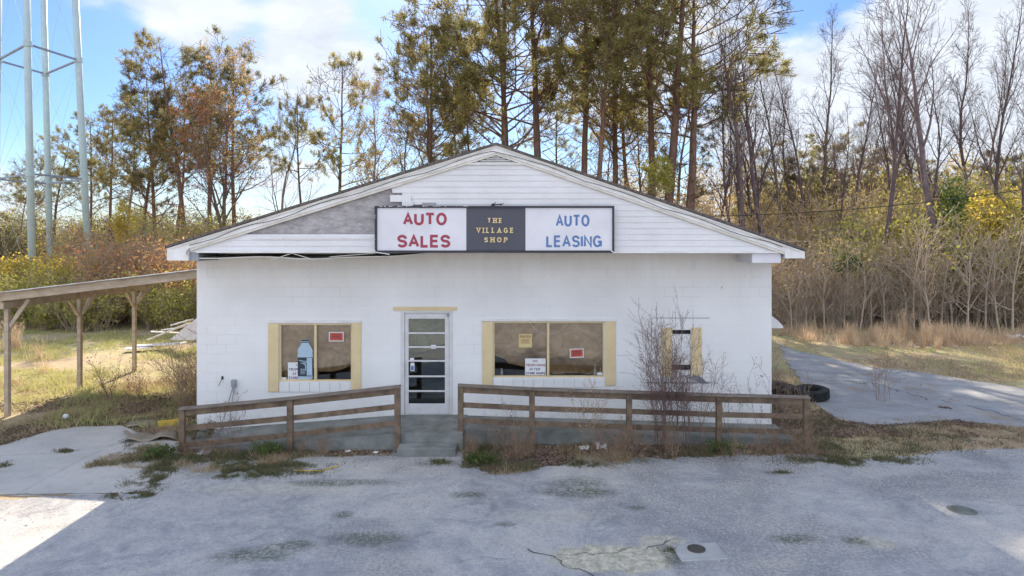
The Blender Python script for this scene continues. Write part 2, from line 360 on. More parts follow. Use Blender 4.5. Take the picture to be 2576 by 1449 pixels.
M['canestem'] = simple('tan_stem', (.32, .22, .15), (.22, .15, .10), 8, .9)
M['stone'] = simple('gravel_stone', (.42, .41, .40), (.25, .25, .25), 4, .9)

# ------------------------------------------------------------------ ground
def groundmat():
    m = N('dry_ground'); a = m.noise(.25, 6, .6); b = m.noise(3.5, 6, .7); c = m.noise(45, 3, .7)
    base = m.ramp(a, [(.38, (.44, .34, .23)), (.50, (.40, .34, .20)), (.62, (.36, .36, .17))])
    base = m.mix(m.ramp(b, [(.4, 0.), (.65, .6)]), base, (.20, .15, .10)); base = m.mix(m.ramp(c, [(.45, 0.), (.7, .4)]), base, (.42, .35, .25))
    m.col(base); m.bump(c, .6, .03); return m.done(.95, .1)
M['ground'] = groundmat()
gx = np.concatenate([[-400, -150, -70, -45], np.arange(-36, 40, .75), [50, 75, 150, 400]]); gy = np.concatenate([[-300, -100, -40, -20, -5], np.arange(2, 60, .75), [75, 110, 200, 600]])
X, Y = np.meshgrid(gx, gy, indexing='ij')
Z = (fbm(X, Y, .25, 3, 3)-.5)*.22*np.clip((Y-16)/8, 0, 1)*np.clip((40-Y)/10, 0, 1) - .012
nxg, nyg = X.shape; I = np.arange(nxg*nyg).reshape(nxg, nyg)
Q = np.stack([I[:-1, :-1].ravel(), I[1:, :-1].ravel(), I[1:, 1:].ravel(), I[:-1, 1:].ravel()], 1)
tag(obj('ground', mesh_np('ground', np.stack([X.ravel(), Y.ravel(), Z.ravel()], 1), Q, M['ground'], True)), kind='structure')

# asphalt lot with stains, gravel wear and sandy patches stored as an attribute
LOTB = [(-700, 1262), (0, 1246), (300, 1243), (385, 1222), (396, 1185), (430, 1158), (520, 1150), (640, 1160), (760, 1142), (900, 1128), (1010, 1128), (1140, 1135), (1250, 1122), (1400, 1124), (1560, 1126),
        (1620, 1118), (1700, 1130), (1800, 1118), (1900, 1126), (2020, 1138), (2130, 1158), (2240, 1150), (2330, 1138), (2600, 1128), (3400, 1120)]
lot_poly = [G(*p) for p in LOTB]+[(60, -24), (-60, -24)]
lx = np.concatenate([np.arange(-60, -10, 2.), np.arange(-10, 16, .045), np.arange(16, 60, 2.)]); ly = np.concatenate([np.arange(-24, 4, 2.), np.arange(4, 14.2, .045)])
X, Y = np.meshgrid(lx, ly, indexing='ij'); Xn = X+(fbm(X, Y, 1.4, 4, 11)-.5)*.5; Yn = Y+(fbm(X, Y, 1.4, 4, 12)-.5)*.5
def blob(px, py, w, h, rot=0, z=0, soft=.5, seed=1, rough=.5):   # image-size ellipse carried to the lot
    x0, y0 = G(px, py); sx_ = w/F*y0; sy_ = abs(G(px, py-h)[1]-G(px, py+h)[1])/2
    dx = X-x0; dy = Y-y0; c, s_ = math.cos(rot), math.sin(rot); u = (dx*c+dy*s_)/sx_; v = (-dx*s_+dy*c)/sy_
    r = np.sqrt(u*u+v*v)+(fbm(X, Y, 3.2, 5, seed)-.5)*2*rough; return np.clip((1-r)/soft+.5, 0, 1)
moss = np.zeros_like(X); sand = np.zeros_like(X); rough_ = np.zeros_like(X)
for i, a in enumerate([(640, 1395, 85, 22), (730, 1372, 60, 12), (925, 1360, 85, 17), (865, 1295, 22, 8), (2000, 1357, 62, 13), (2150, 1362, 30, 10), (1690, 1400, 28, 30),
                       (1450, 1215, 60, 18), (1180, 1245, 40, 8), (1270, 1320, 30, 6), (640, 1185, 110, 16), (1100, 1165, 45, 9), (1960, 1190, 35, 5), (1600, 1160, 60, 8), (1600, 1278, 25, 5), (1445, 1240, 90, 12), (860, 1215, 130, 8)]):
    moss = np.maximum(moss, blob(*a, seed=20+i, soft=.7)*(.55+.45*fbm(X, Y, 6, 3, 60+i)))
for i, a in enumerate([(1545, 1405, 140, 38), (1660, 1360, 55, 14), (2190, 1365, 50, 16), (1400, 1300, 120, 18), (700, 1230, 200, 14), (1950, 1418, 70, 12)]):
    sand = np.maximum(sand, blob(*a, seed=40+i, soft=.28, rough=.38)*[1, .7, .6, .25, .35, .3][i])
edge = np.clip((Y-11.0)/2.0, 0, 1); rough_ = np.clip(edge*1.5*(fbm(X, Y, 1.0, 5, 71))-.1+np.clip((fbm(X, Y, .55, 5, 72)-.52)*6, 0, .7), 0, 1)
inside = inpoly(Xn, Yn, lot_poly)
n0, n1_ = X.shape; I = np.arange(n0*n1_).reshape(n0, n1_)
Q = np.stack([I[:-1, :-1].ravel(), I[1:, :-1].ravel(), I[1:, 1:].ravel(), I[:-1, 1:].ravel()], 1)
keep = inside.ravel()[Q].all(1)
Zl = np.full(X.size, .004)
me_v = np.stack([X.ravel(), Y.ravel(), Zl], 1)
used = np.unique(Q[keep]); remap = -np.ones(X.size, int); remap[used] = np.arange(len(used))
def lotmat():
    m = N('worn_asphalt'); at = m.n('ShaderNodeAttribute', attribute_name='wear'); sp = m.n('ShaderNodeSeparateColor'); m.l(at.outputs['Color'], sp.inputs[0])
    big = m.noise(.5, 8, .68, None, .6); mid = m.noise(2.6, 8, .75, None, .8); grit = m.noise(48, 4, .85); pits = m.n('ShaderNodeTexVoronoi'); pits.inputs['Scale'].default_value = 26; m.l(m.co(), pits.inputs['Vector'])
    c = m.ramp(big, [(.40, (.25, .26, .285)), (.50, (.36, .365, .375)), (.58, (.46, .445, .42))])
    c = m.mix(m.ramp(mid, [(.42, 0.), (.66, .8)]), c, (.53, .515, .49))
    c = m.mix(m.ramp(m.noise(7, 6, .8, m.co((1, 1, 1), (0, 0, 0), (7, 1, 0))), [(.56, 0.), (.72, .75)]), c, (.24, .24, .27))
    sp6 = m.noise(17, 3, .85, m.co((1, 1, 1), (0, 0, 0), (2, 9, 0))); c = m.mix(m.ramp(sp6, [(.36, .5), (.45, 0.)]), c, (.22, .22, .24)); c = m.mix(m.ramp(sp6, [(.56, 0.), (.66, .4)]), c, (.60, .585, .56))
    c = m.mix(m.ramp(grit, [(.36, .75), (.50, 0.)]), c, (.22, .22, .235))
    c = m.mix(m.ramp(grit, [(.58, 0.), (.74, .6)]), c, (.60, .59, .57))
    pit = m.mix(1.0, m.ramp(pits.outputs['Distance'], [(.06, 1.), (.14, 0.)]), m.ramp(m.noise(1.4, 4, .7), [(.5, 0.), (.62, 1.)]), 'MULTIPLY')
    c = m.mix(pit, c, (.15, .15, .18))
    rg = m.mix(1.0, sp.outputs[2], m.ramp(m.noise(24, 3, .8), [(.42, 0.), (.58, 1.)]), 'MULTIPLY'); c = m.mix(rg, c, (.16, .155, .15))
    rg2 = m.mix(1.0, sp.outputs[2], m.ramp(m.noise(38, 2, .8, m.co((1, 1, 1), (0, 0, 0), (3, 5, 0))), [(.56, 0.), (.66, .8)]), 'MULTIPLY'); c = m.mix(rg2, c, (.55, .54, .52))
    sd_ = m.mix(m.ramp(m.noise(9, 6, .8), [(.42, 0.), (.58, 1.)]), (.34, .32, .25), (.60, .55, .43)); c = m.mix(sp.outputs[1], c, sd_)
    ms_ = m.mix(1.0, sp.outputs[0], m.ramp(m.noise(16, 5, .85), [(.44, .25), (.53, 1.)]), 'MULTIPLY'); c = m.mix(ms_, c, (.075, .09, .06))
    m.col(c); m.bump(m.mix(.5, grit, m.noise(12, 5, .7)), .7, .02); return m.done(.92, .2)
M['lot'] = lotmat()
me = mesh_np('parking_lot', me_v[used], remap[Q[keep]], M['lot'])
ca = me.color_attributes.new('wear', 'FLOAT_COLOR', 'POINT'); cv = np.ones((len(used), 4), np.float32)
cv[:, 0] = moss.ravel()[used]; cv[:, 1] = sand.ravel()[used]; cv[:, 2] = rough_.ravel()[used]; ca.data.foreach_set('color', cv.ravel())
tag(obj('parking_lot', me), kind='structure')

def rough_poly(pts, amp=.12, step=.25, seed=0):
    r = random.Random(seed); out = []
    for i in range(len(pts)):
        a = Vector(pts[i]); b = Vector(pts[(i+1) % len(pts)]); n = max(1, int((b-a).length/step))
        for k in range(n):
            p = a.lerp(b, k/n); out.append((p.x+r.uniform(-amp, amp), p.y+r.uniform(-amp, amp)))
    return out
def sheet(name, pts, z, mat, kind='structure', thick=.03):
    return tag(MB().slab(pts, z-thick, z).build(name, mat), kind=kind)
def apronmat(name, c1, c2, spot, dirt=(.24, .19, .14)):
    m = N(name); c = m.ramp(m.noise(.8, 8, .7), [(.38, c2), (.62, c1)]); g = m.noise(50, 3, .85)
    c = m.mix(m.ramp(m.noise(.9, 8, .75, m.co((1, 1, 1), (0, 0, 0), (5, 3, 0)), .5), [(.54, 0.), (.66, .8)]), c, dirt)
    c = m.mix(m.ramp(g, [(.5, 0.), (.75, .5)]), c, spot); c = m.mix(m.ramp(m.noise(3.5, 6, .75, None, .5), [(.55, 0.), (.78, .6)]), c, tuple(x*.5 for x in c1))
    m.col(c); m.bump(g, .35, .01); return m.done(.9, .2)
M['apron'] = apronmat('concrete_apron', (.50, .48, .45), (.41, .40, .38), (.30, .29, .27), (.38, .36, .33))
M['drive'] = apronmat('driveway_surface', (.33, .335, .34), (.22, .225, .235), (.45, .43, .38))
apr = [G(*p) for p in [(-700, 1262), (-700, 1160), (-200, 1140), (0, 1122), (130, 1084), (200, 1074), (300, 1072), (345, 1086), (400, 1104), (447, 1112), (452, 1140), (425, 1152), (398, 1180), (385, 1222), (300, 1243), (0, 1246)]]
sheet('concrete_drive', rough_poly(apr, .05, .3, 2), .009, M['apron'])
drv = [G(*p) for p in [(1960, 866), (2010, 884), (2110, 906), (2210, 926), (2330, 940), (2450, 958), (2580, 978), (2900, 1010), (3300, 1040), (3300, 1120), (2700, 1088), (2576, 1074), (2480, 1068), (2400, 1058), (2300, 1066), (2200, 1070), (2110, 1058), (2055, 1022), (2015, 960), (1975, 905)]]
sheet('side_driveway', rough_poly(drv, .10, .35, 3), .008, M['drive'])
# cracks in the paving
def crackstrip(mb, pts, w=.018, z=.013, seed=0, jit=.06):
    r = random.Random(seed); pp = []
    for i in range(len(pts)-1):
        a = Vector(pts[i]); b = Vector(pts[i+1]); n = max(2, int((b-a).length/.12))
        for k in range(n): p = a.lerp(b, k/n); pp.append(Vector((p.x+r.uniform(-jit, jit), p.y+r.uniform(-jit, jit))))
    pp.append(Vector(pts[-1])); vs = []; n = len(pp)
    for i, p in enumerate(pp):
        t = (pp[min(i+1, n-1)]-pp[max(i-1, 0)]).normalized(); q = Vector((-t.y, t.x))*w*r.uniform(.1, .75)*.5
        vs += [(p.x+q.x, p.y+q.y, z), (p.x-q.x, p.y-q.y, z)]
    mb.add(vs, [(2*i, 2*i+1, 2*i+3, 2*i+2) for i in range(n-1)])
cm = MB()
for i, (pl, w, j) in enumerate([([(1320, 1385), (1390, 1400), (1405, 1414), (1425, 1430), (1500, 1455), (1600, 1500)], .025, .05), ([(1405, 1398), (1520, 1392), (1640, 1378), (1700, 1356)], .022, .05),
        ([(2470, 1262), (2576, 1275), (2700, 1290)], .03, .04), ([(0, 1246), (150, 1244), (300, 1242)], .03, .02), ([(290, 1118), (200, 1160), (40, 1246)], .014, .004), ([(0, 1148), (150, 1140), (300, 1118), (448, 1112)], .014, .004),
        ([(2120, 960), (2180, 962), (2280, 990), (2350, 1010)], .05, .1), ([(2000, 930), (2150, 945), (2300, 935)], .04, .1), ([(2380, 1010), (2500, 1035), (2576, 1060)], .04, .1), ([(1960, 1350), (2050, 1346), (2120, 1352)], .012, .06), ([(640, 1300), (700, 1285), (800, 1282)], .008, .06), ([(1120, 1420), (1220, 1405), (1290, 1408)], .008, .06)]):
    crackstrip(cm, [G(*p) for p in pl], w, .0135, i, j)
tag(cm.build('pavement_cracks', M['dark']), kind='structure')

# ------------------------------------------------------------------ shop building
WX0, WX1 = fx(495), fx(1941); WT = 3.80; BY1 = 30.0
shop = empty('shop_building', (0, FY, 0), 'low white painted block shop with wide gable roof and boarded torn siding', 'building'); shop['kind'] = 'thing'; del shop['kind']
w = MB(); TH = .2
win = [(fx(702), fx(886), fz(960), fz(814)), (fx(1008), fx(1139), .33, fz(783)), (fx(1240), fx(1521), fz(950), fz(809)), (fx(1691), fx(1738), fz(932), fz(830))]
xs = WX0
for (a, b, z0, z1) in win:
    w.box(xs, a, FY, FY+TH, -.05, WT); w.box(a, b, FY, FY+TH, -.05, z0); w.box(a, b, FY, FY+TH, z1, WT); xs = b
w.box(xs, WX1, FY, FY+TH, -.05, WT)
w.box(WX0, WX0+TH, FY+TH, BY1, -.05, WT); w.box(WX1-TH, WX1, FY+TH, BY1, -.05, WT); w.box(WX0, WX1, BY1, BY1+TH, -.05, WT)
w.build('wall', M['block'], shop)
inn = MB().box(WX0+TH, WX1-TH, FY+TH+.01, BY1-.1, .28, .33); inn.box(WX0+TH, WX1-TH, FY+3.2, FY+3.3, .33, WT-.1); inn.box(WX0+TH, WX1-TH, FY+TH+.01, BY1-.1, WT-.12, WT-.05)
inn.build('interior_floor', M['interior'], shop)
GY = 13.6; GS = F/GY
def gxx(px): return (px-HX)/GS
def gz(py): return CAMZ-(py-HY)/GS
RX, RZ = gxx(1248), gz(366); LX, LZ = gxx(424), gz(624); QX, QZ = gxx(2021), gz(632)
# roof slabs
rf = MB(); t = .05
for (ax, az) in ((LX-.03, LZ), (QX+.03, QZ)):
    p = [(ax, az), (RX, RZ), (RX, RZ+t), (ax, az+t)]
    if ax > RX: p = [(RX, RZ), (ax, az), (ax, az+t), (RX, RZ+t)]
    rf.prism(p, GY-.09, BY1+.5)
rf.build('roof', M['shingle'], shop)
def band(x0, x1, ya, yb, off0, off1):                         # a board parallel to the roof edge, off below it
    pass
fb = MB()
def rake(mb, d0, d1, y0, y1, cutl=0, cutr=0):
    sl = (RZ-LZ)/(RX-LX); sr = (RZ-QZ)/(QX-RX)
    a = LX+cutl; mb.prism([(a, LZ+sl*cutl-d1), (RX, RZ-d1), (RX, RZ-d0), (a, LZ+sl*cutl-d0)], y0, y1)
    b = QX-cutr; mb.prism([(RX, RZ-d1), (b, QZ+sr*cutr-d1), (b, QZ+sr*cutr-d0), (RX, RZ-d0)], y0, y1)
rake(fb, .003, .15, GY-.06, GY-.03)
fb.build('rake_board', M['white'], shop)
fb = MB(); rake(fb, .153, .20, GY-.052, GY-.02, .35, .3); fb.build('rake_trim', M['soffit'], shop)
fb = MB(); rake(fb, .035, .05, GY-.075, GY-.062, .1, .1); fb.build('drip_edge', M['soffit'], shop)
# boxed eave ends
eb = MB(); eb.prism([(LX, gz(655)), (gxx(478), gz(655)), (gxx(478), gz(624)), (LX, LZ-.003)], GY-.065, GY+.9)
eb.box(LX+.02, WX0-.02, GY+.9, BY1, gz(648), gz(640)); eb.box(LX, LX+.02, GY+.9, BY1, gz(655), LZ-.003); eb.build('eave_box', M['white'], shop); eb = MB()
eb.prism([(gxx(1972), gz(650)), (QX, gz(649)), (QX, QZ-.003), (gxx(1972), gz(622))], GY-.065, GY+.9)
eb.box(WX1+.02, QX-.02, GY+.9, BY1, gz(648), gz(640))
eb.box(QX-.02, QX, GY+.9, BY1, gz(650), QZ-.003)
eb.build('eave_box', M['white'], shop)
# beam ends under the overhang
bm_ = MB(); bm_.box(gxx(478), gxx(500), GY-.01, FY-.005, gz(657), gz(633)); bm_.build('eave_beam', M['outlet'], shop, .01); bm_ = MB(); bm_.box(gxx(1893), gxx(1966), GY+.02, FY-.005, gz(662), gz(636)); bm_.build('eave_beam', M['signwhite'], shop, .01)
# gable wall behind siding: sheathing, then lapped boards
def roofz(x, d): return (LZ+(RZ-LZ)*(x-LX)/(RX-LX) if x < RX else QZ+(RZ-QZ)*(QX-x)/(QX-RX))-d
def roofx(z, side, d):
    z = z+d
    return LX+(z-LZ)/(RZ-LZ)*(RX-LX) if side < 0 else QX-(z-QZ)/(RZ-QZ)*(QX-RX)
gb = gz(634)
sh = MB(); sh.prism([(roofx(gb, -1, .1), gb), (roofx(gb, 1, .1), gb), (RX, RZ-.1)], GY+.03, GY+.08); sh.build('gable_sheathing', M['ply'], shop)
sid = MB(); z = gb; H = .118; k = 0
vy = gz(409)
tear = [(598, 945), (1000, 3000)]
def course(x0, x1, x0t, x1t, za, zb): sid.add([(x0, GY-.016, za), (x1, GY-.016, za), (x1t, GY-.006, zb), (x0t, GY-.004, zb), (x0, GY+.025, za), (x1, GY+.025, za)], [(0, 1, 2, 3), (4, 5, 1, 0)])
while z < vy-.01:
    zb = min(z+H, vy+.02); xl, xr = roofx(z, -1, .17), roofx(z, 1, .17); xlt, xrt = roofx(zb, -1, .17), roofx(zb, 1, .17)
    py = HY-(z-CAMZ)*GS; left = xl; leftt = xlt
    if 505 < py < 600: left = leftt = gxx(1062 if py < 540 and k % 2 else 1100)
    if 468 < py <= 505: left = max(xl, gxx(988+(k % 2)*8)); leftt = max(xlt, gxx(983))
    if 490 < py <= 520: left = leftt = gxx(1012)
    course(left, xr, leftt, xrt, z, zb); z += H; k += 1
sid.build('gable_siding', M['siding'], shop)
px_ = MB(); px_.box(gxx(982), gxx(1035), GY-.032, GY-.026, gz(508), gz(491)); px_.box(gxx(1012), gxx(1040), GY-.040, GY-.034, gz(522), gz(506)); px_.build('loose_siding', M['siding'], shop)
ph = MB(); ph.box(gxx(1063), gxx(1097), GY-.034, GY-.027, gz(518), gz(510)); ph.build('siding_gap', M['ply'], shop)
stt = MB(); stt.box(gxx(632), gxx(941), GY-.03, GY-.024, gz(600.5), gz(597)); stt.build('siding_starter', M['white'], shop)
# louvre vent in the peak
vt = MB(); vz0 = gz(411)
vt.box(gxx(1172), gxx(1331), GY-.05, GY-.024, vz0-.03, vz0)
for i in range(6):
    za = vz0+.003+i*.036; xl, xr = roofx(za+.03, -1, .19), roofx(za+.03, 1, .19)
    if xr-xl < .1: break
    vt.add([(xl, GY-.05, za), (xr, GY-.05, za), (xr, GY-.012, za+.03), (xl, GY-.012, za+.03), (xl, GY-.012, za+.001), (xr, GY-.012, za+.001)], [(0, 1, 2, 3), (4, 5, 1, 0)])
vt.build('gable_vent', M['white'], shop)
# cornice strip and sagging soffit
cs = MB(); cs.box(gxx(1545), gxx(1972), GY-.045, GY-.018, gb-.02, gb+.012); cs.build('cornice_strip', M['white'], shop); cs = MB(); cs.box(gxx(496), gxx(941), GY-.045, GY-.018, gb-.015, gb+.02); cs.build('cornice_strip', M['white'], shop)
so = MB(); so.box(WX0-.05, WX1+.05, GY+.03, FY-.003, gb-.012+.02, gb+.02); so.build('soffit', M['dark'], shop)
sg = MB(); n = 40; vs = []
for i in range(n+1):
    f_ = i/n; x = gxx(500)+f_*(gxx(1200)-gxx(500)); sag = .115-.02*math.sin(f_*9)-.10*max(0, f_-.35)/.65+.012*math.sin(f_*20)
    for (yy, zz_) in ((GY+.01, -sag), (GY+.01, -sag-.018), (FY-.03, -sag*.3-.02)): vs.append((x, yy, gb+zz_+.0))
sg.add(vs, [(3*i+1, 3*i+4, 3*i+3, 3*i) for i in range(n)]+[(3*i+1, 3*i+2, 3*i+5, 3*i+4) for i in range(n)])
sg.build('sagging_soffit', M['soffit'], shop)
# the yellowed right-hand soffit
s2 = MB(); s2.box(gxx(1200), gxx(1893), GY+.02, FY-.03, gb-.03, gb-.012); s2.build('soffit_panel', M['soffit'], shop)
tk = MB()
tk.bar((gxx(680), GY-.02, gz(655)), (gxx(735), GY-.02, gz(637)), .01, .012); tk.bar((gxx(735), GY-.02, gz(637)), (gxx(790), GY-.02, gz(653)), .01, .012); tk.bar((gxx(830), GY-.02, gz(646)), (gxx(945), GY-.02, gz(637)), .01, .012)
tk.build('hanging_lath', M['soffit'], shop)
# cable stapled along the rake
def wire(name, pts, r, mat, parent, n=5): return MB().tube(pts, r, n).build(name, mat, parent)
rr = random.Random(4); pts = []
for i in range(46):
    f_ = i/45; x = LX+.45+f_*(QX-LX-.9); pts.append((x, GY-.085, roofz(x, .09+.025*math.sin(i*1.1)+rr.uniform(-.012, .012))))
wire('rake_cable', pts, .006, M['cable'], shop)
wire('rake_cable', [(gxx(476), GY-.085, gz(642)), (gxx(474), GY-.085, gz(634)), (gxx(482), GY-.085, gz(626))], .007, M['cable'], shop)
# windows
def window(a, b, z0, z1, mull, seed, cut):
    fr = MB(); y0, y1 = FY+.03, FY+.10; t = .035
    fr.box(a, b, y0, y1, z0, z0+t); fr.box(a, b, y0, y1, z1-t, z1); fr.box(a, a+t, y0, y1, z0+t, z1-t); fr.box(b-t, b, y0, y1, z0+t, z1-t)
    W_ = fr.build('window', M['yellow'], shop)
    mb = MB().box(mull-.025, mull+.025, y0-.02, y1-.01, z0+t, z1-t).build('mullion', M['yellow'], W_, local=True)
    MB().box(a+t, b-t, FY+.062, FY+.067, z0+t, z1-t).build('pane', M['glass'], W_, local=True)
    # sheet behind the glass painted as reflected sunlit ground, cut at its shadow edge
    n = 60; m_ = 26; vs = []; fs = []
    for i in range(n+1):
        x = a+(b-a)*i/n; lo = cut(i/n)
        for j in range(m_+1):
            zt = z0+(z1-z0)*(lo+(1-lo)*j/m_); vs.append((x, FY+.14+.018*math.sin(x*9+j*.5+seed)+.012*math.sin(x*23-j*.9), zt))
    for i in range(n):
        for j in range(m_): q = i*(m_+1)+j; fs.append((q, q+m_+1, q+m_+2, q+1))
    MB().add(vs, fs).build('reflection_sheet', M['paper'], W_, smooth=True, local=True)
    return W_
def cut1(f_): return 0.0 if f_ < .5 else (.15+.14*((f_-.5)*2)**3)
def cut2(f_):
    return max(.0, (.40-.9*f_ if f_ < .12 else .24-.42*(f_-.12)) if f_ < .55 else .04+.02*math.sin(f_*11))
W1 = window(*win[0], fx(793), 1, cut1); W2 = window(*win[2], fx(1379), 2, cut2)
for (p, q, r_, s_) in ((675, 702, 985, 814), (886, 909, 980, 812), (1213, 1240, 975, 809), (1523, 1549, 969, 808)):
    MB().box(fx(p), fx(q)-.004, FY-.025, FY-.001, fz(r_), fz(s_)).build('side_board', M['yellow'], shop, .004)
for (p, q, r_, s_) in ((674, 909, 812, 806), (1211, 1550, 808, 803)):
    MB().box(fx(p), fx(q), FY-.03, FY-.001, fz(r_)+.002, fz(s_)).build('window_head', M['white'], shop, .003)
for (a, b, z0, zz0) in ((702, 886, 986, 962), (1240, 1521, 974, 952)):
    x = fx(a)+.01; sl = MB()
    while x < fx(b)-.2: sl.box(x, x+.208, FY-.014, FY-.001, fz(z0), fz(zz0)); x += .216
    sl.build('sill_brick', M['block'], shop, .004)
# boarded-up third window
for (a, b, c, d) in ((1638, 1785, 800.5, 799), (1638, 1639.2, 870, 801), (1620, 1790, 964, 961.5), (1712, 1713, 823, 801)):
    MB().box(fx(a), fx(b), FY-.012, FY-.001, fz(c), fz(d)).build('panel_joint', M['outlet'], shop)
MB().box(fx(1691), fx(1738), FY+.02, FY+.05, fz(918), fz(841)).build('window_panel', M['block'], shop)
MB().box(fx(1691), fx(1738), FY+.051, FY+.06, fz(931), fz(831)).build('window_backing', M['dark'], shop)
for (p, q, s_) in ((1664, 1691, 948), (1738, 1765, 946)): MB().box(fx(p), fx(q), FY-.025, FY-.001, fz(s_), fz(824)).build('side_board', M['yellow'], shop, .004)
cp = MB(); cp.add([(fx(1715), FY-.02, fz(945)), (fx(1750), FY-.03, fz(958)), (fx(1777), FY-.09, fz(964)), (fx(1764), FY-.12, fz(948)), (fx(1740), FY-.02, fz(940))], [(0, 1, 2, 3, 4)]); cp.build('peeling_paint', M['outlet'], shop)
# door
dx0, dx1, dz0, dz1 = win[1]; d0, d1 = fx(1018), fx(1130)
fr = MB(); fr.box(dx0, d0-.004, FY-.01, FY+.12, dz0, dz1-.03); fr.box(d1+.004, dx1, FY-.01, FY+.12, dz0, dz1-.03); fr.box(dx0, dx1, FY-.01, FY+.12, dz1-.029, dz1); fr.build('door_frame', M['alu'], shop, .004)
MB().box(fx(990), fx(1149), FY-.03, FY-.001, fz(781), fz(772)).build('door_lintel', M['yellow'], shop, .003)
gl0, gl1, gz0, gz1 = fx(1027.5), fx(1119), fz(1016), fz(802); dtop = fz(790)
dr = MB(); y0, y1 = FY+.015, FY+.06
dr.box(d0, gl0, y0, y1, dz0+.01, dtop); dr.box(gl1, d1, y0, y1, dz0+.01, dtop); dr.box(gl0, gl1, y0, y1, dz0+.01, gz0); dr.box(gl0, gl1, y0, y1, gz1, dtop)
door = dr.build('door', M['alu'], shop, .003)
MB().box(d0, d1, FY+.02, FY+.05, dtop+.006, dz1-.03).build('transom_bar', M['alu'], shop)
MB().box(gl0, gl1, FY+.035, FY+.041, gz0, gz1).build('glass', M['dglass'], door, local=True)
for py in (838, 873, 908, 947, 984):
    mb = MB().box(gl0-.01, gl1+.01, FY+.006, FY+.014, fz(py)-.019, fz(py)+.019); mb.build('security_bar', M['alu'], door, .004, local=True)
MB().box(fx(1024), fx(1028), FY-.05, FY-.02, fz(937), fz(907)).box(fx(1024.5), fx(1027.5), FY-.02, FY+.016, fz(912), fz(909)).box(fx(1024.5), fx(1027.5), FY-.02, FY+.016, fz(935), fz(932)).build('handle', M['alu'], door, .004, local=True)
MB().box(fx(1124), fx(1128), FY-.02, FY+.014, fz(797), fz(789)).build('door_closer', M['outlet'], door, .003, local=True)
n = 30; vs = []; fs = []  # painted reflection sheet behind the upper door glass
for i in range(n+1):
    x = gl0-.05+(gl1-gl0+.1)*i/n; lo = fz(884+8*math.sin(i*.16)-10*i/n)
    for j in range(13): vs.append((x, FY+.11+.012*math.sin(x*14+j), lo+(gz1+.1-lo)*j/12))
for i in range(n):
    for j in range(12): q = i*13+j; fs.append((q, q+13, q+14, q+1))
MB().add(vs, fs).build('reflection_sheet', M['paper'], door, smooth=True, local=True)
hk = MB(); hk.box(fx(1031), fx(1041), FY+.026, FY+.034, fz(907), fz(901)); hk.box(fx(1032), fx(1042), FY+.026, FY+.034, fz(934), fz(913)); hk.box(fx(1084), fx(1096), FY+.026, FY+.034, fz(878), fz(868)); hk.build('door_sticker', M['paperwhite'], door, local=True)
hk = MB(); hk.box(fx(1033.5), fx(1040.5), FY+.022, FY+.0255, fz(932), fz(921)); hk.box(fx(1086), fx(1094), FY+.022, FY+.0255, fz(874), fz(872)); hk.build('door_sticker_print', M['blue'], door, local=True)
# side awning on the right wall
aw = MB(); yy0, yy1 = FY+.9, FY+2.4; prof = [(WX1+.002, 2.47), (WX1+.18, 2.42), (WX1+.36, 2.31), (WX1+.5, 2.2), (WX1+.6, 2.10)]
n = 60; vs = []
for i in range(n+1):
    y = yy0+(yy1-yy0)*i/n; rp = .014*math.sin(i*1.6)
    for (x, z) in prof: vs.append((x, y, z+rp))
k = len(prof)
aw.add(vs, [(i*k+j, i*k+j+1, (i+1)*k+j+1, (i+1)*k+j) for i in range(n) for j in range(k-1)])
aw.prism(prof+[(WX1+.6, 2.05), (WX1+.002, 2.05)], yy0-.02, yy0)
tag(aw.build('side_awning', M['white'], shop), None)

# ------------------------------------------------------------------ lettering
def arc(cx_, cy_, rx, ry, a0, a1, n=10): return [(cx_+rx*math.cos(R(a0+(a1-a0)*i/n)), cy_+ry*math.sin(R(a0+(a1-a0)*i/n))) for i in range(n+1)]
GL = {'A': (.95, [[(0, 0), (.5, 1), (1, 0)], [(.17, .34), (.83, .34)]]), 'U': (.88, [[(0, 1), (0, .32)]+arc(.5, .32, .5, .32, 180, 360, 12)[1:-1]+[(1, .32), (1, 1)]]),
 'T': (.98, [[(0, 1), (1, 1)], [(.5, .98), (.5, 0)]]), 'O': (1, [arc(.5, .5, .5, .5, 90, 450, 28)]), 'L': (.66, [[(0, 1), (0, 0), (1, 0)]]),
 'S': (.84, [[(.98, .74)]+arc(.5, .755, .47, .245, 20, 270, 12)+arc(.5, .255, .5, .255, 90, -160, 12)]),
 'E': (.74, [[(1, 1), (0, 1), (0, 0), (1, 0)], [(0.02, .52), (.92, .52)]]), 'I': (.0, [[(.5, 0), (.5, 1)]]), 'N': (.86, [[(0, 0), (0, 1), (1, 0), (1, 1)]]),
 'G': (.97, [arc(.5, .5, .5, .5, 38, 330, 20)+[(1, .26), (1, .46), (.56, .46)], [(1, .4), (1, 0)]]), 'H': (.88, [[(0, 0), (0, 1)], [(1, 0), (1, 1)], [(.02, .52), (.98, .52)]]),
 'V': (.9, [[(0, 1), (.5, 0), (1, 1)]]), 'P': (.78, [[(0, 0), (0, 1), (.6, 1)]+arc(.6, .73, .4, .27, 90, -90, 8)+[(.6, .46), (.02, .46)]]),
 'R': (.84, [[(0, 0), (0, 1), (.6, 1)]+arc(.6, .75, .4, .25, 90, -90, 8)+[(.6, .5), (.02, .5)], [(.55, .48), (1, 0)]]), 'F': (.72, [[(0, 0), (0, 1), (1, 1)], [(.02, .52), (.9, .52)]]),
 'D': (.86, [[(0, 0), (0, 1), (.5, 1)]+arc(.5, .5, .5, .5, 90, -90, 10)+[(.5, 0), (0, 0)]]), 'W': (1.2, [[(0, 1), (.25, 0), (.5, 1), (.75, 0), (1, 1)]])}
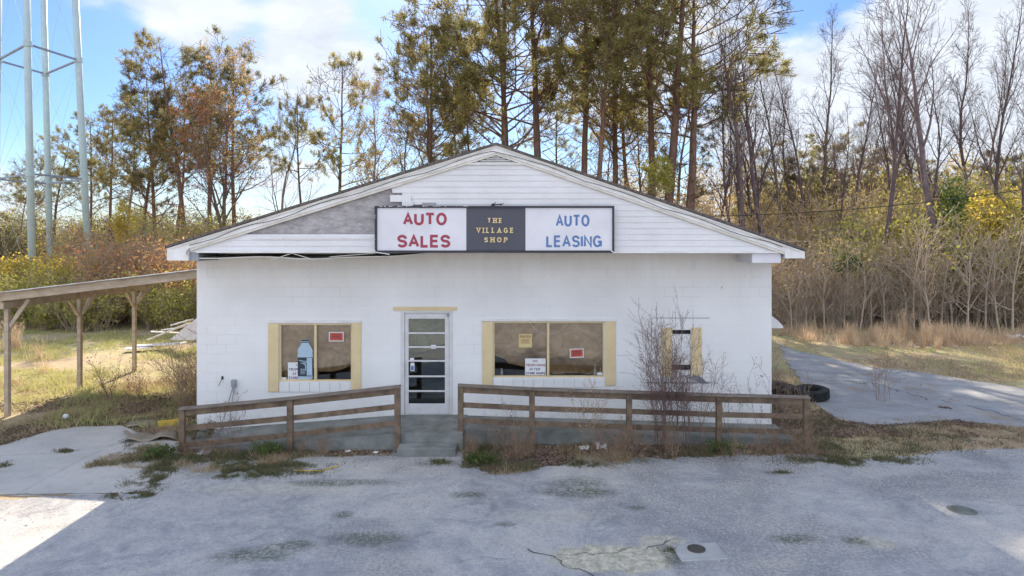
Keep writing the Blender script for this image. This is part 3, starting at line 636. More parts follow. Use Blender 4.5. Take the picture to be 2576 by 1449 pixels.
SERIF = {'H': [(0, 0), (0, 1), (1, 0), (1, 1)], 'V': [(0, 1), (1, 1)], 'I': [(.5, 0), (.5, 1)], 'L': [(0, 0), (0, 1)], 'A': [(0, 0), (1, 0)], 'P': [(0, 0)], 'E': [(0, 0), (0, 1)]}
def stroke(mb, pts, t, y, dy):
    pts = [Vector(p) for p in pts]; n = len(pts); closed = (pts[0]-pts[-1]).length < 1e-6 and n > 3; L = []; Rr = []
    for i in range(n):
        if closed: a = pts[(i-1) % (n-1)]; b = pts[(i+1) % (n-1)] if i < n-1 else pts[1]
        else: a = pts[max(i-1, 0)]; b = pts[min(i+1, n-1)]
        p = pts[i]; d1_ = (p-a).normalized() if (p-a).length > 1e-9 else (b-p).normalized(); d2_ = (b-p).normalized() if (b-p).length > 1e-9 else d1_
        n1v = Vector((-d1_.y, d1_.x)); n2v = Vector((-d2_.y, d2_.x)); mt = n1v+n2v
        if mt.length < .3: mt = n1v
        mt.normalize(); k = min(1/max(mt.dot(n1v), .2), 1.9); L.append(p+mt*t/2*k); Rr.append(p-mt*t/2*k)
    vs = [(q.x, y, q.y) for q in L]+[(q.x, y, q.y) for q in Rr]+[(q.x, y+dy, q.y) for q in L]+[(q.x, y+dy, q.y) for q in Rr]; fs = []
    for i in range(n-1): fs += [(i, i+1, n+i+1, n+i), (i, 2*n+i, 2*n+i+1, i+1), (n+i, n+i+1, 3*n+i+1, 3*n+i)]
    fs += [(0, n, 3*n, 2*n), (n-1, 3*n-1, 4*n-1, 2*n-1)]
    mb.add(vs, fs)
def text(mb, s, x0, x1, z0, z1, y, t, gap=.28, serif=False, dy=.004):
    h = z1-z0; cw = [GL[c][0] if c != ' ' else .35 for c in s]; tot = sum(cw)+gap*(len(s)-1); tt = t*len([c for c in s if c != ' '])
    k = (x1-x0-tt)/tot; x = x0
    for c, w_ in zip(s, cw):
        if c == ' ': x += (w_+gap)*k; continue
        for q, pl in enumerate(GL[c][1]):
            yy = y-q*.0006
            stroke(mb, [(x+t/2+px__*w_*k, z0+t/2+pz*(h-t)) for px__, pz in pl], t, yy, dy)
        if serif:
            for q, (px__, pz) in enumerate(SERIF.get(c, [])):
                cx_ = x+t/2+px__*w_*k; cz_ = z0+t*.3+pz*(h-t*.6); stroke(mb, [(cx_-t*1.25, cz_), (cx_+t*1.25, cz_)], t*.6, y-.0018-q*.0003, dy)
        x += w_*k+t+gap*k
# main sign on the gable
SY = 13.46; SS = F/SY
def sxx(px): return (px-HX)/SS
def szz(py): return CAMZ-(py-HY)/SS
sign = empty('shop_sign', (sxx(1243), SY, szz(635)), 'long three panel sign on the gable reading auto sales, village shop and auto leasing', 'sign')
MB().box(sxx(949), sxx(1173), SY, SY+.07, szz(630), szz(523)).build('white_panel', M['signwhite'], sign)
MB().box(sxx(1173)+.001, sxx(1322)-.001, SY, SY+.07, szz(630), szz(523)).build('charcoal_panel', M['signgrey'], sign)
MB().box(sxx(1322), sxx(1540), SY, SY+.07, szz(630), szz(523)).build('white_panel', M['signwhite'], sign)
fr = MB(); a, b, c, d = sxx(943), sxx(1545), szz(636), szz(518); a2, b2, c2, d2 = sxx(949)-.001, sxx(1540)+.001, szz(630)-.001, szz(523)+.001
fr.box(a, b, SY-.03, SY+.09, c, c2); fr.box(a, b, SY-.03, SY+.09, d2, d); fr.box(a, a2, SY-.03, SY+.09, c2, d2); fr.box(b2, b, SY-.03, SY+.09, c2, d2)
fr.build('sign_frame', M['signframe'], sign, .004)
ch = MB(); rr = random.Random(9)
for i in range(26):
    x = sxx(rr.choice([rr.uniform(943, 1115), rr.uniform(943, 1200)])); ch.box(x, x+rr.uniform(.01, .05), SY-.032, SY-.0305, d-.014*rr.random()-.006, d-.001)
for i in range(8):
    z = rr.uniform(c, d); ch.box(a+.001, a+.012, SY-.032, SY-.0305, z, z+rr.uniform(.01, .04))
ch.bar((b-.07, SY-.034, c+.05), (b+.01, SY-.034, c-.01), .012, .02); ch.bar((a-.02, SY-.034, c+.02), (a+.30, SY-.034, c-.03), .01, .015)
ch.build('chipped_paint', M['white'], sign)
for (s_, a, b, c, d, t_, g_, m_, nm) in (('AUTO', 1013.6, 1124, 567, 535, .053, .12, 'red', 'red_word'), ('SALES', 999, 1133, 623, 590.5, .053, .12, 'red', 'red_word'),
        ('AUTO', 1398, 1483, 570, 540, .043, .12, 'blue', 'blue_word'), ('LEASING', 1374, 1514, 622, 592, .043, .13, 'blue', 'blue_word')):
    l_ = MB(); text(l_, s_, sxx(a), sxx(b), szz(c), szz(d), SY-.004, t_, g_); l_.build(nm, M[m_], sign)
for (s_, a, b, c, d) in (('THE', 1226, 1263, 561, 548.5), ('VILLAGE', 1199, 1292, 586, 573), ('SHOP', 1218, 1277, 609.5, 597)):
    l_ = MB(); text(l_, s_, sxx(a), sxx(b), szz(c), szz(d), SY-.014, .020, .75, True, .013); l_.build('gold_word', M['gold'], sign)
# broken lamp fittings above the sign
lf = empty('sign_lamp_bracket', P(1245, 518, SY+.02), 'broken dark lamp bracket on top edge of the long sign', 'lamp bracket')
mb = MB(); mb.bar(P(1235, 517, SY), P(1262, 513, SY), .02, .02); mb.bar(P(1240, 518, SY), P(1247, 509, SY), .015, .015); mb.bar(P(1258, 517, SY), P(1268, 511, SY), .012, .012); mb.box(*[v for v in (P(1237, 0, SY)[0], P(1243, 0, SY)[0])], SY-.04, SY+.03, szz(518), szz(512)); mb.build('bracket', M['cable'], lf)
wire('loose_wire', [P(1181, 546, GY-.03), P(1181, 553, GY-.04)], .004, M['cable'], None).name = 'x' if False else 'loose_wire'
tag(bpy.data.objects['loose_wire'], 'short dark wire end poking from gable siding above sign', 'wire')
# notices in the windows
NY = FY+.058
def notice(name, a, b, z0, z1, mat, label, lines, cat='notice', border=None, tilt=0):
    o = empty(name, ((a+b)/2, NY, (z0+z1)/2), label, cat)
    MB().box(a, b, NY-.002, NY+.002, z0, z1).build('sheet', mat, o)
    if border:
        bb = MB(); e = .018; bb.box(a, b, NY-.004, NY-.0022, z0, z0+e); bb.box(a, b, NY-.004, NY-.0022, z1-e, z1); bb.box(a, a+e, NY-.004, NY-.0022, z0+e, z1-e); bb.box(b-e, b, NY-.004, NY-.0022, z0+e, z1-e); bb.build('border', border, o)
    for (s, x0, x1, y0, y1, t, m_, nm) in lines:
        mb = MB(); text(mb, s, x0, x1, y0, y1, NY-.004, t, .25, False, .001); mb.build(nm, m_, o)
    o.rotation_euler = (0, tilt, 0)
    return o
a, b, t0, t1 = fx(1321), fx(1373), fz(945), fz(903)
def fl(f_): return a+(b-a)*f_
def ft(f_): return t0+(t1-t0)*f_
notice('trespass_notice', a, b, t0, t1, M['paperwhite'], 'white hand lettered no trespassing notice fully readable in wide right window', [
    ('NO', fl(.38), fl(.61), ft(.77), ft(.92), .010, M['inkred'], 'lettering'), ('TRESPASSING', fl(.03), fl(.98), ft(.53), ft(.68), .010, M['inkred'], 'lettering'),
    ('AFTER', fl(.2), fl(.73), ft(.28), ft(.43), .010, M['ink'], 'lettering'), ('STORE HOURS', fl(.04), fl(.97), ft(.04), ft(.19), .011, M['ink'], 'lettering')])
a, b, t0, t1 = fx(722), fx(776), fz(957), fz(913)
notice('trespass_notice', a, b, t0, t1, M['paperwhite'], 'white no trespassing notice half hidden behind the bottle picture', [
    ('NO', fl(.38), fl(.61), ft(.77), ft(.92), .010, M['ink'], 'lettering'), ('TRESPASSING', fl(.03), fl(.98), ft(.53), ft(.68), .010, M['ink'], 'lettering'),
    ('AFTER', fl(.22), fl(.73), ft(.28), ft(.43), .010, M['ink'], 'lettering'), ('STORE HOURS', fl(.04), fl(.97), ft(.04), ft(.19), .011, M['ink'], 'lettering')])
a, b, t0, t1 = fx(1305), fx(1338), fz(875), fz(841)
pn = notice('posted_notice', a, b, t0, t1, M['paperyellow'], 'yellow posted notice with fine print in wide right window', [('POSTED', fl(.12), fl(.9), ft(.70), ft(.9), .010, M['inkred'], 'lettering')])
fp = MB()
for i in range(5): fp.box(fl(.16+.03*(i % 2)), fl(.86-.04*(i % 3)), NY-.004, NY-.0025, ft(.30+.07*i), ft(.325+.07*i))
fp.build('fine_print', M['inkred'], pn)
for (p, q, r_, s_, tl, lab) in ((825.5, 863, 860, 836, 0, 'red notice with white border in upper right of small left window'), (1434, 1469, 901, 878, R(-2.5), 'tilted red notice with white border in wide right window')):
    a, b, t0, t1 = fx(p), fx(q), fz(r_), fz(s_)
    notice('red_notice', a, b, t0, t1, M['redsign'], lab, [('OPEN', fl(.17), fl(.83), ft(.42), ft(.78), .012, M['inkdark'], 'lettering')] if False else [], 'notice', M['paperwhite'], tl)
    nb = MB(); 
    for zf in (.66, .5, .34): nb.box(fl(.2), fl(.8), NY-.0035, NY-.0022, ft(zf), ft(zf+.08))
    o = nb.build('faded_print', M['inkdark'], None); o.parent = bpy.data.objects[[x.name for x in bpy.data.objects if x.name.startswith('red_notice')][-1]]; o.location = -Vector(o.parent.location)
for i, (p, q, r_, s_, lab) in enumerate(((706, 718, 958, 950.5, 'small blank white card in bottom left corner of small left window'), (1503, 1516, 945, 938, 'small blank white card in bottom right corner of wide right window'))):
    tag(MB().box(fx(p), fx(q), NY-.002, NY+.002, fz(r_), fz(s_)).build('window_card', M['paperwhite']), lab, 'card')
# bottle picture
bt = empty('bottle_picture', (fx(766), FY+.055, fz(955)), 'tall pale blue drink bottle picture standing in small left window', 'bottle poster')
cxb = fx(766); bz = lambda f_: fz(955)+(fz(855)-fz(955))*f_
half = [(.0, .14), (.02, .158), (.1, .160), (.25, .158), (.55, .158), (.60, .165), (.655, .150), (.68, .160), (.72, .162), (.78, .140), (.84, .110), (.885, .085), (.91, .078), (.92, .09), (.945, .09), (.95, .08), (.99, .082), (1.0, .078)]
pf = [(cxb-w_, bz(f_)) for f_, w_ in half]+[(cxb+w_, bz(f_)) for f_, w_ in half[::-1]]
MB().prism(pf[::-1], FY+.048, FY+.054).build('bottle_body', M['bottleblue'], bt)
lb = [(cxb-.158, bz(.08)), (cxb+.158, bz(.08)), (cxb+.160, bz(.55)), (cxb-.160, bz(.55))]
MB().prism(lb, FY+.0455, FY+.0475).build('bottle_label', M['bottledark'], bt)
MB().box(cxb-.09, cxb+.09, FY+.045, FY+.0475, bz(.92), bz(.94)).box(cxb-.078, cxb+.078, FY+.045, FY+.0475, bz(.955), bz(.995)).build('bottle_cap', M['bottledark'], bt)
mk = MB(); mk.box(cxb+.035, cxb+.15, FY+.0435, FY+.0450, bz(.09), bz(.54))
stroke(mk, [(cxb-.13, bz(.475)), (cxb-.02, bz(.45)), (cxb+.06, bz(.455)), (cxb+.14, bz(.475)), (cxb+.13, bz(.435)), (cxb+.05, bz(.415)), (cxb-.09, bz(.405))], .016, FY+.041, .002)
stroke(mk, [(cxb-.04, bz(.40)), (cxb+.01, bz(.36)), (cxb+.015, bz(.27))], .02, FY+.040, .002)
text(mk, 'OWE', cxb-.1, cxb+.03, bz(.215), bz(.265), FY+.041, .010, .2, False, .002)
for i in range(3): mk.box(cxb-.1, cxb+.0, FY+.0425, FY+.0435, bz(.13+.03*i), bz(.14+.03*i))
mk.build('label_print', M['bottleblue'], bt)
mk = MB(); mk.box(cxb-.15, cxb+.15, FY+.040, FY+.042, bz(.075), bz(.085)); mk.build('label_line', M['bottledark'], bt)
# white tube ring hanging behind the wide window
pts = [(fx(1381)+.455*math.cos(R(a_)), FY+.105, fz(788)+.455*math.sin(R(a_))) for a_ in range(0, 361, 10)]
tag(MB().tube(pts, .009, 8).build('tube_ring', M['paperwhite'], smooth=True), 'white round tube hanging inside at top of wide right window', 'hoop')
# bottles on the inside sill of the wide window
for i, (px__, hh, rad, lab) in enumerate(((1498, .22, .035, 'taller white bottle on inner sill at right of wide window'), (1512, .15, .022, 'slim white bottle on inner sill beside right jamb of wide window'), (1262, .14, .03, 'white cup at the left end of the wide window sill'))):
    z0 = fz(950)+.04; tag(MB().lathe([(0, z0), (rad, z0), (rad, z0+hh*.5), (rad*.5, z0+hh*.7), (rad*.5, z0+hh*.85), (rad*.75, z0+hh*.86), (rad*.75, z0+hh), (0, z0+hh)], fx(px__), FY+.098, 14).build('plastic_bottle' if i < 2 else 'plastic_cup', M['paperwhite'], smooth=True), lab, 'bottle' if i < 2 else 'cup')
# socket box with conduits on the wall
ob = empty('outlet_box', (fx(590), FY-.05, fz(962)), 'grey weatherproof outlet box with bent conduits on the white wall', 'outlet box')
MB().box(fx(585), fx(595), FY-.09, FY-.002, fz(972), fz(954)).build('box', M['outlet'], ob, .006)
MB().tube([(fx(588), FY-.04, fz(972)), (fx(583), FY-.05, fz(990)), (fx(570), FY-.12, fz(1045)), (fx(562), FY-.3, fz(1085))], .012, 8).build('conduit', M['outlet'], ob)
MB().tube([(fx(592), FY-.04, fz(972)), (fx(589), FY-.05, fz(990)), (fx(583), FY-.08, fz(1045)), (fx(580), FY-.1, fz(1085))], .010, 8).build('conduit', M['outlet'], ob)
wl_ = MB(); wl_.tube([(fx(560), FY-.02, fz(948)), (fx(559), FY-.04, fz(955)), (fx(552), FY-.05, fz(970))], .006, 5); wl_.box(fx(558), fx(562), FY-.02, FY-.001, fz(954), fz(946)); tag(wl_.build('dangling_wire', M['cable']), 'thin dark wire dangling from a hole left of the outlet box', 'wire')

# ------------------------------------------------------------------ porch, ramp, step, railings
pr = MB(); xa, xb = -2.25, -.95; yf = 13.12
pr.box(xa, xb, yf, FY-.002, -.05, .33); pr.build
pr.add([(xa-.002, yf, -.05), (xa-.002, FY-.002, -.05), (xa-.002, FY-.002, .33), (xa-.002, yf, .33), (-6.7, yf, -.05), (-6.7, FY-.002, -.05), (-6.7, FY-.002, .0), (-6.7, yf, .0)],
       [(0, 3, 2, 1), (4, 5, 6, 7), (3, 7, 6, 2), (0, 4, 7, 3), (1, 2, 6, 5)])
pr.add([(xb+.002, 13.45, -.05), (xb+.002, FY-.002, -.05), (xb+.002, FY-.002, .31), (xb+.002, 13.45, .31), (5.6, 13.45, -.05), (5.6, FY-.002, -.05), (5.6, FY-.002, .12), (5.6, 13.45, .12)],
       [(0, 1, 2, 3), (4, 7, 6, 5), (3, 2, 6, 7), (0, 3, 7, 4), (1, 5, 6, 2)])
tag(pr.build('porch_ramp', M['conc'], None, .01), 'grey concrete porch and ramp running along the front wall below the door', 'ramp')
tag(MB().box(-2.15, -1.05, 12.74, yf-.004, -.05, .165).build('concrete_step', M['conc'], None, .015), 'worn concrete step in front of the porch landing', 'step')
def railing(y, posts, tops, base, label, low):
    r_ = empty('ramp_railing', (posts[0], y, 0), label, 'railing')
    for i, (x, zt) in enumerate(zip(posts, tops)):
        MB().box(x-.055, x+.055, y-.05, y+.05, base-.2, zt-.045).build('post', M['wood'], r_, .006)
    for i in range(len(posts)-1):
        a = Vector((posts[i], y, tops[i])); b = Vector((posts[i+1], y, tops[i+1])); e0 = -.055 if i == 0 else 0; e1 = .06 if i == len(posts)-2 else 0
        t_ = (b-a).normalized()
        MB().bar(a+t_*e0-Vector((0, 0, .02)), b+t_*e1-Vector((0, 0, .02)), .15, .04).build('top_rail', M['woodtop'], r_, .005)
        MB().bar(a+t_*.056-Vector((0, .0, .105)), b-t_*.056-Vector((0, 0, .105)), .035, .115).build('upper_rail', M['wood'], r_, .004)
        MB().bar(a+t_*.056-Vector((0, 0, .40)), b-t_*.056-Vector((0, 0, .40)), .035, .10).build('middle_rail', M['wood'], r_, .004)
        MB().bar(a+t_*.056-Vector((0, 0, low)), b-t_*.056-Vector((0, 0, low)), .035, .10).build('lower_rail', M['wood'], r_, .004)
    return r_
railing(13.05, [-6.30, -4.24, -2.19], [.85, 1.045, 1.27], 0, 'brown wooden railing rising towards the door on the left ramp', .72)
railing(13.3, [-1.0, .39, 2.28, 4.03, 5.73], [1.24, 1.17, 1.11, 1.05, 1.01], 0, 'long brown wooden railing right of the door behind dry weeds', .70)

# ------------------------------------------------------------------ carport
cpt = empty('carport', (-9.2, 15.6, 0), 'open timber lean-to carport with metal roof left of the shop', 'carport')
CX0 = -11.62; zl, zr = 2.83, 3.40; CY0, CY1 = 15.5, 21.6
def cz(x): return zl+(zr-zl)*(x-CX0)/(WX0-CX0)
xl = -11.74; xr = WX0-.01
MB().bar((xl, CY0, cz(xl)-.085), (xr, CY0, cz(xr)-.085), .04, .18, (0, 0, 1)).build('front_beam', M['cpwood'], cpt, .004)
MB().bar((xl, CY1, cz(xl)-.10), (xr, CY1, cz(xr)-.10), .045, .21).build('rear_beam', M['cpwood'], cpt, .004)
MB().box(CX0-.045, CX0+.045, CY0+.03, CY1-.03, cz(CX0)-.36, cz(CX0)-.20).build('side_beam', M['cpwood'], cpt, .004)
for y in (16.7, 17.9, 19.1, 20.3): MB().bar((xl, y, cz(xl)-.10), (xr, y, cz(xr)-.10), .045, .17).build('rafter', M['cpwood'], cpt)
for y in (15.72, 18.35, 21.0):
    x = CX0; MB().box(x-.05, x+.05, y-.05, y+.05, -.1, cz(x)-.362).build('post', M['cpwood'], cpt, .005)
    br = MB(); br.bar((x+.051, y, 2.05), (x+.5, y, cz(x+.5)-.2), .04, .08); br.bar((x, y+.051, 2.0), (x, y+.45, cz(x)-.38), .04, .08, (1, 0, 0))
    if y > 16: br.bar((x, y-.051, 2.0), (x, y-.45, cz(x)-.38), .04, .08, (1, 0, 0))
    br.build('knee_brace', M['cpwood'], cpt)
rm = MB(); n = 150; vs = []; yy = np.linspace(CY0-.12, CY1+.1, n)
for i, y in enumerate(yy):
    rp = .012*math.sin(i*1.57); vs += [(xl-.12, y, cz(xl-.12)+.025+rp), (xr, y, cz(xr)+.025+rp)]
rm.add(vs, [(2*i, 2*i+1, 2*i+3, 2*i+2) for i in range(n-1)]); o = rm.build('roof_sheet', M['metalroof'], cpt); mo = o.modifiers.new('s', 'SOLIDIFY'); mo.thickness = .012

# ------------------------------------------------------------------ water tower
tw = empty('water_tower', (-41.4, 59.7, 0), 'pale blue steel water tower legs with cross struts rising at the left', 'water tower')
base = [(-38.75, 55.0), (-37.6, 61.0), (-42.9, 65.2), (-44.6, 59.5)]
cxy = (-41.4, 59.7)
def legp(i, z): f_ = 1-.0095*z; return (cxy[0]-.0*z+(base[i][0]-cxy[0])*f_*1.08-.03*z*0, cxy[1]+(base[i][1]-cxy[1])*f_*1.08, z)
def legat(pxb, pyb, pxt, pyt, d):
    a = Vector(P(pxb, pyb, d)); b = Vector(P(pxt, pyt, d)); t_ = (b-a)/(b.z-a.z); return a, t_
LG = [legat(80, 640, 67, 0, 55), legat(224, 700, 190, 0, 60), legat(127, 690, 110, 0, 65)]
a4 = LG[0][0]+LG[2][0]-LG[1][0]; LG.append((Vector((a4.x, a4.y, 0)), Vector((.012, 0, 1))))
def lp(i, z): a, t_ = LG[i]; return a+t_*(z-a.z)
for i in range(4): MB().tube([lp(i, -1), lp(i, 12), lp(i, 34)], .27 if i != 1 else .28, 20).build('leg', M['tower'], tw, smooth=True)
for z in (19.75, 9.3):
    for i in range(4):
        MB().bar(lp(i, z), lp((i+1) % 4, z), .16, .14).build('strut', M['towerrod'], tw)
for i in range(4):
    for (za, zb) in ((9.3, 19.75), (0.3, 9.3), (19.75, 30)):
        j = (i+1) % 4; MB().tube([lp(i, za), lp(j, zb)], .009, 5).tube([lp(j, za), lp(i, zb)], .009, 5).build('tie_rod', M['tower'], tw)
tk_ = MB().lathe([(0, 30), (1.5, 30.3), (3.4, 31.5), (4.2, 33.5), (4.2, 37.5), (3.2, 39), (0, 40)], (lp(0, 30).x+lp(2, 30).x)/2, (lp(0, 30).y+lp(2, 30).y)/2, 32); tk_.build('tank', M['tower'], tw, smooth=True)

for z in (19.75, 9.3):
    for i in range(4): MB().tube([lp(i, z-.22), lp(i, z+.22)], .335, 16).build('collar', M['tower'], tw)
# ------------------------------------------------------------------ overhead cable
pts = []
A = Vector(P(1700, 545, 24)); B = Vector(P(2640, 466, 24))
for i in range(30): f_ = i/29; p = A.lerp(B, f_); p.z -= 1.9*f_*(1-f_)*.55; pts.append(tuple(p))
tag(MB().tube(pts, .016, 6).build('overhead_cable', M['cable']), 'black overhead service cable sloping across the right hand woods', 'cable')

#VEG
# ------------------------------------------------------------------ vegetation generators
class Wood:
    def __init__(s, seed): s.V = []; s.Q = []; s.n = 0; s.r = random.Random(seed); s.tips = []
    def tube(s, pts, rad, n):
        V, Q = tube_np(np.array(pts, float), np.array(rad, float), n); s.V.append(V); s.Q.append(Q+s.n); s.n += len(V)
    def arr(s): return np.concatenate(s.V), np.concatenate(s.Q)
def rperp(r, d, ang, phi):
    d = d.normalized(); ref = Vector((0, 0, 1)) if abs(d.z) < .9 else Vector((1, 0, 0)); u = d.cross(ref).normalized(); v = d.cross(u)
    return (d*math.cos(ang)+(u*math.cos(phi)+v*math.sin(phi))*math.sin(ang)).normalized()
def grow(w, p, d, L, r0, level, spec):
    sp = spec[level]; k = sp['k']; pts = [p]; rad = [r0]; dirs = [d]; cur = d.copy(); r = w.r
    for i in range(k):
        cur = (cur+Vector((r.gauss(0, 1), r.gauss(0, 1), r.gauss(0, 1)))*sp['wob']+Vector((0, 0, sp['up']))).normalized()
        pts.append(pts[-1]+cur*(L/k)); rad.append(max(r0*(1-sp['taper']*(i+1)/k), spec['rmin'])); dirs.append(cur.copy())
    w.tube([tuple(q) for q in pts], rad, sp['sides'])
    if sp.get('tip'): w.tips += [(pts[j], dirs[j]) for j in range(1, k+1) if j >= k*sp.get('tipfrom', .99)]
    if level+1 not in spec: return
    c = spec[level+1]; m = c['n'] if not isinstance(c['n'], tuple) else r.randint(*c['n']); phi = r.uniform(0, 6.28)
    for i in range(m):
        f_ = c['from']+(c['to']-c['from'])*(i+r.random()*.9)/m; x = min(f_*k, k-.001); j = int(x); t_ = x-j
        q = pts[j].lerp(pts[j+1], t_); rr_ = rad[j]*(1-t_)+rad[j+1]*t_; phi += 2.4+r.uniform(-.5, .5)
        dd = rperp(r, dirs[j], R(r.uniform(*c['ang'])), phi)
        ll = c['len'](f_, L)*r.uniform(.65, 1.2)
        grow(w, q, dd, ll, min(max(rr_*c['rr'], spec['rmin']), rr_), level+1, spec)
def tris_from(base, dirs, length, width, r):                     # narrow blades
    n = len(base); side = np.cross(dirs, r.normal(size=(n, 3))); side /= np.linalg.norm(side, axis=1)[:, None]+1e-9
    a = base-side*width[:, None]; b = base+side*width[:, None]; c = base+dirs*length[:, None]
    V = np.stack([a, b, c], 1).reshape(-1, 3); return V, np.arange(3*n).reshape(n, 3)
def leaf_quads(cen, size, r, flat=None):
    n = len(cen); u = r.normal(size=(n, 3)); u /= np.linalg.norm(u, axis=1)[:, None]; v = np.cross(u, r.normal(size=(n, 3))); v /= np.linalg.norm(v, axis=1)[:, None]
    s = size[:, None]; V = np.stack([cen-u*s, cen-v*s*.5, cen+u*s, cen+v*s*.5], 1).reshape(-1, 3); return V, np.arange(4*n).reshape(n, 4)
def needles(tips, per, ln, wd, seed, jit=.12, fwd=.5):
    r = np.random.default_rng(seed); P_ = np.array([tuple(t_[0]) for t_ in tips]); D = np.array([tuple(t_[1]) for t_ in tips])
    P_ = np.repeat(P_, per, 0)+r.normal(size=(len(P_)*per, 3))*jit; D = np.repeat(D, per, 0)*fwd+r.normal(size=(len(P_), 3))*.6+np.array([0, 0, .12]); D /= np.linalg.norm(D, axis=1)[:, None]
    return tris_from(P_, D, ln*r.uniform(.6, 1.2, len(P_)), wd*r.uniform(.6, 1.2, len(P_)), r)
def pine_variant(seed, H=20, crown=.5, spread=1., dens=1., mat='needle', nmul=1.):
    w = Wood(seed)
    prof = lambda f_: (max(0.18, math.sin(math.pi*min(1, (1.03-f_)/(1.03-crown)*.62+.07)))**.55)
    spec = {'rmin': .016, 0: dict(k=16, wob=.022, up=.02, taper=.86, sides=8),
      1: dict(n=int(29*nmul), **{'from': crown, 'to': .99}, ang=(55, 92), rr=.40, len=lambda f_, L: 4.4*spread*prof(f_)+.3, k=6, wob=.15, up=.11, taper=.8, sides=5),
      2: dict(n=(6, 8), **{'from': .25, 'to': .98}, ang=(25, 60), rr=.55, len=lambda f_, L: L*.42*(1.15-f_)+.25, k=4, wob=.16, up=.10, taper=.7, sides=3, tip=True, tipfrom=.74),
      3: dict(n=(2, 3), **{'from': .45, 'to': .95}, ang=(25, 60), rr=.6, len=lambda f_, L: L*.5+.12, k=2, wob=.15, up=.14, taper=.6, sides=3, tip=True, tipfrom=.5)}
    grow(w, Vector((0, 0, 0)), Vector((0, 0, 1)), H, H*.0125, 0, spec)
    # a few dead stubs below the crown
    for i in range(9):
        z = H*random.Random(seed*31+i).uniform(.22, crown); a = w.r.uniform(0, 6.28)
        pts = [Vector((0, 0, z))]; c = Vector((math.cos(a), math.sin(a), .25)); L = w.r.uniform(.5, 2.2)
        for k in range(4): c = (c+Vector((w.r.gauss(0, .2), w.r.gauss(0, .2), w.r.gauss(0, .15)))).normalized(); pts.append(pts[-1]+c*L/4)
        w.tube([tuple(q) for q in pts], [.035, .03, .024, .018, .012], 4)
    # needles gather in tufts: whole stretches of the crown stay open
    q_ = np.array([tuple(t_[0]) for t_ in w.tips]); nz = fbm(q_[:, 0]+q_[:, 2]*.35+40, q_[:, 2]*1.1+q_[:, 1]*.6+40, .42, 2, seed)
    tips = [t_ for t_, v_ in zip(w.tips, nz) if v_ > .46 and w.r.random() < dens]
    V, Q = w.arr(); NV, NF = needles(tips, 20, .31, .024, seed, .085)
    return mesh_np('pine_trunk', V, Q, M['bark_pine'], True), mesh_np('pine_crown', NV, NF, M[mat]), H
def bare_variant(seed, H=16, start=.35, spread=1., ang=(22, 48), nmain=17, leaves=None, nleaf=0, barkm='bark_grey', up=.06):
    w = Wood(seed)
    spec = {'rmin': .0065, 0: dict(k=16, wob=.07, up=.05, taper=.93, sides=7),
      1: dict(n=nmain, **{'from': start, 'to': .97}, ang=ang, rr=.55, len=lambda f_, L: L*.36*spread*(1.25-f_)+.5, k=7, wob=.10, up=up, taper=.85, sides=5),
      2: dict(n=(6, 8), **{'from': .2, 'to': .97}, ang=(20, 48), rr=.55, len=lambda f_, L: L*.45*(1.2-f_)+.25, k=5, wob=.11, up=.05, taper=.75, sides=4),
      3: dict(n=(3, 5), **{'from': .2, 'to': .97}, ang=(20, 50), rr=.6, len=lambda f_, L: L*.45+.15, k=3, wob=.12, up=.04, taper=.6, sides=3, tip=True, tipfrom=.3),
      4: dict(n=(0, 2), **{'from': .3, 'to': .9}, ang=(25, 50), rr=.7, len=lambda f_, L: L*.5+.1, k=2, wob=.12, up=.03, taper=.5, sides=3, tip=True, tipfrom=.5)}
    grow(w, Vector((0, 0, 0)), Vector((0, 0, 1)), H, H*.0115, 0, spec)
    V, Q = w.arr(); cm_ = None
    if leaves:
        r = np.random.default_rng(seed); T = np.array([tuple(t_[0]) for t_ in w.tips]); T = T[r.integers(0, len(T), nleaf)]+r.normal(size=(nleaf, 3))*.12
        LV, LF = leaf_quads(T, r.uniform(.045, .10, nleaf), r); cm_ = mesh_np('leaf_crown', LV, LF, M[leaves])
    return mesh_np('bare_trunk', V, Q, M[barkm], True), cm_, H
def put_tree(name, variant, px_, ytop, d, label, cat, rot, group=None, lean=(0, 0), wide=1.):
    tr, cr_, H0 = variant; x = (px_-HX)/F*d; H = CAMZ+(HY-ytop)/F*d; s = H/H0
    o = empty(name, (x, d, -.05), label, cat, group); o.rotation_euler = (R(lean[0]), R(lean[1]), R(rot)); o.scale = (s*wide, s*wide, s)
    obj('trunk', tr, o)
    if cr_: obj('crown', cr_, o)
    return o
PV = [pine_variant(11, 20, .47, 1.1, .85, nmul=.95), pine_variant(12, 20, .42, 1.2, .85, nmul=1.0), pine_variant(13, 20, .55, .95, .85, nmul=.9), pine_variant(14, 20, .38, 1.1, .95, nmul=1.15), pine_variant(15, 20, .30, .9, .95, 'needle_dark', 1.15)]
BV = [bare_variant(21, 16, .38, .9, (18, 38), 15, barkm='bark_dark'), bare_variant(22, 16, .30, .8, (20, 45), 17, barkm='bark_dark'), bare_variant(23, 16, .42, 1.25, (15, 34), 10, barkm='bark_dark', up=.09), bare_variant(24, 16, .25, .5, (30, 55), 22, barkm='bark_dark'), ]
BPOLE = [bare_variant(31, 16, .42, .42, (22, 45), 22, barkm='bark_dark'), bare_variant(32, 16, .35, .5, (20, 40), 18, barkm='bark_grey')]
BL = bare_variant(25, 16, .3, 1.0, (22, 45), 17, 'russet', 3800); BT = bare_variant(26, 16, .3, .9, (22, 45), 17, 'tan_leaf', 4200); BVASE = bare_variant(27, 14, .12, 1.35, (18, 32), 7, None, 0, 'bark_grey', .10)
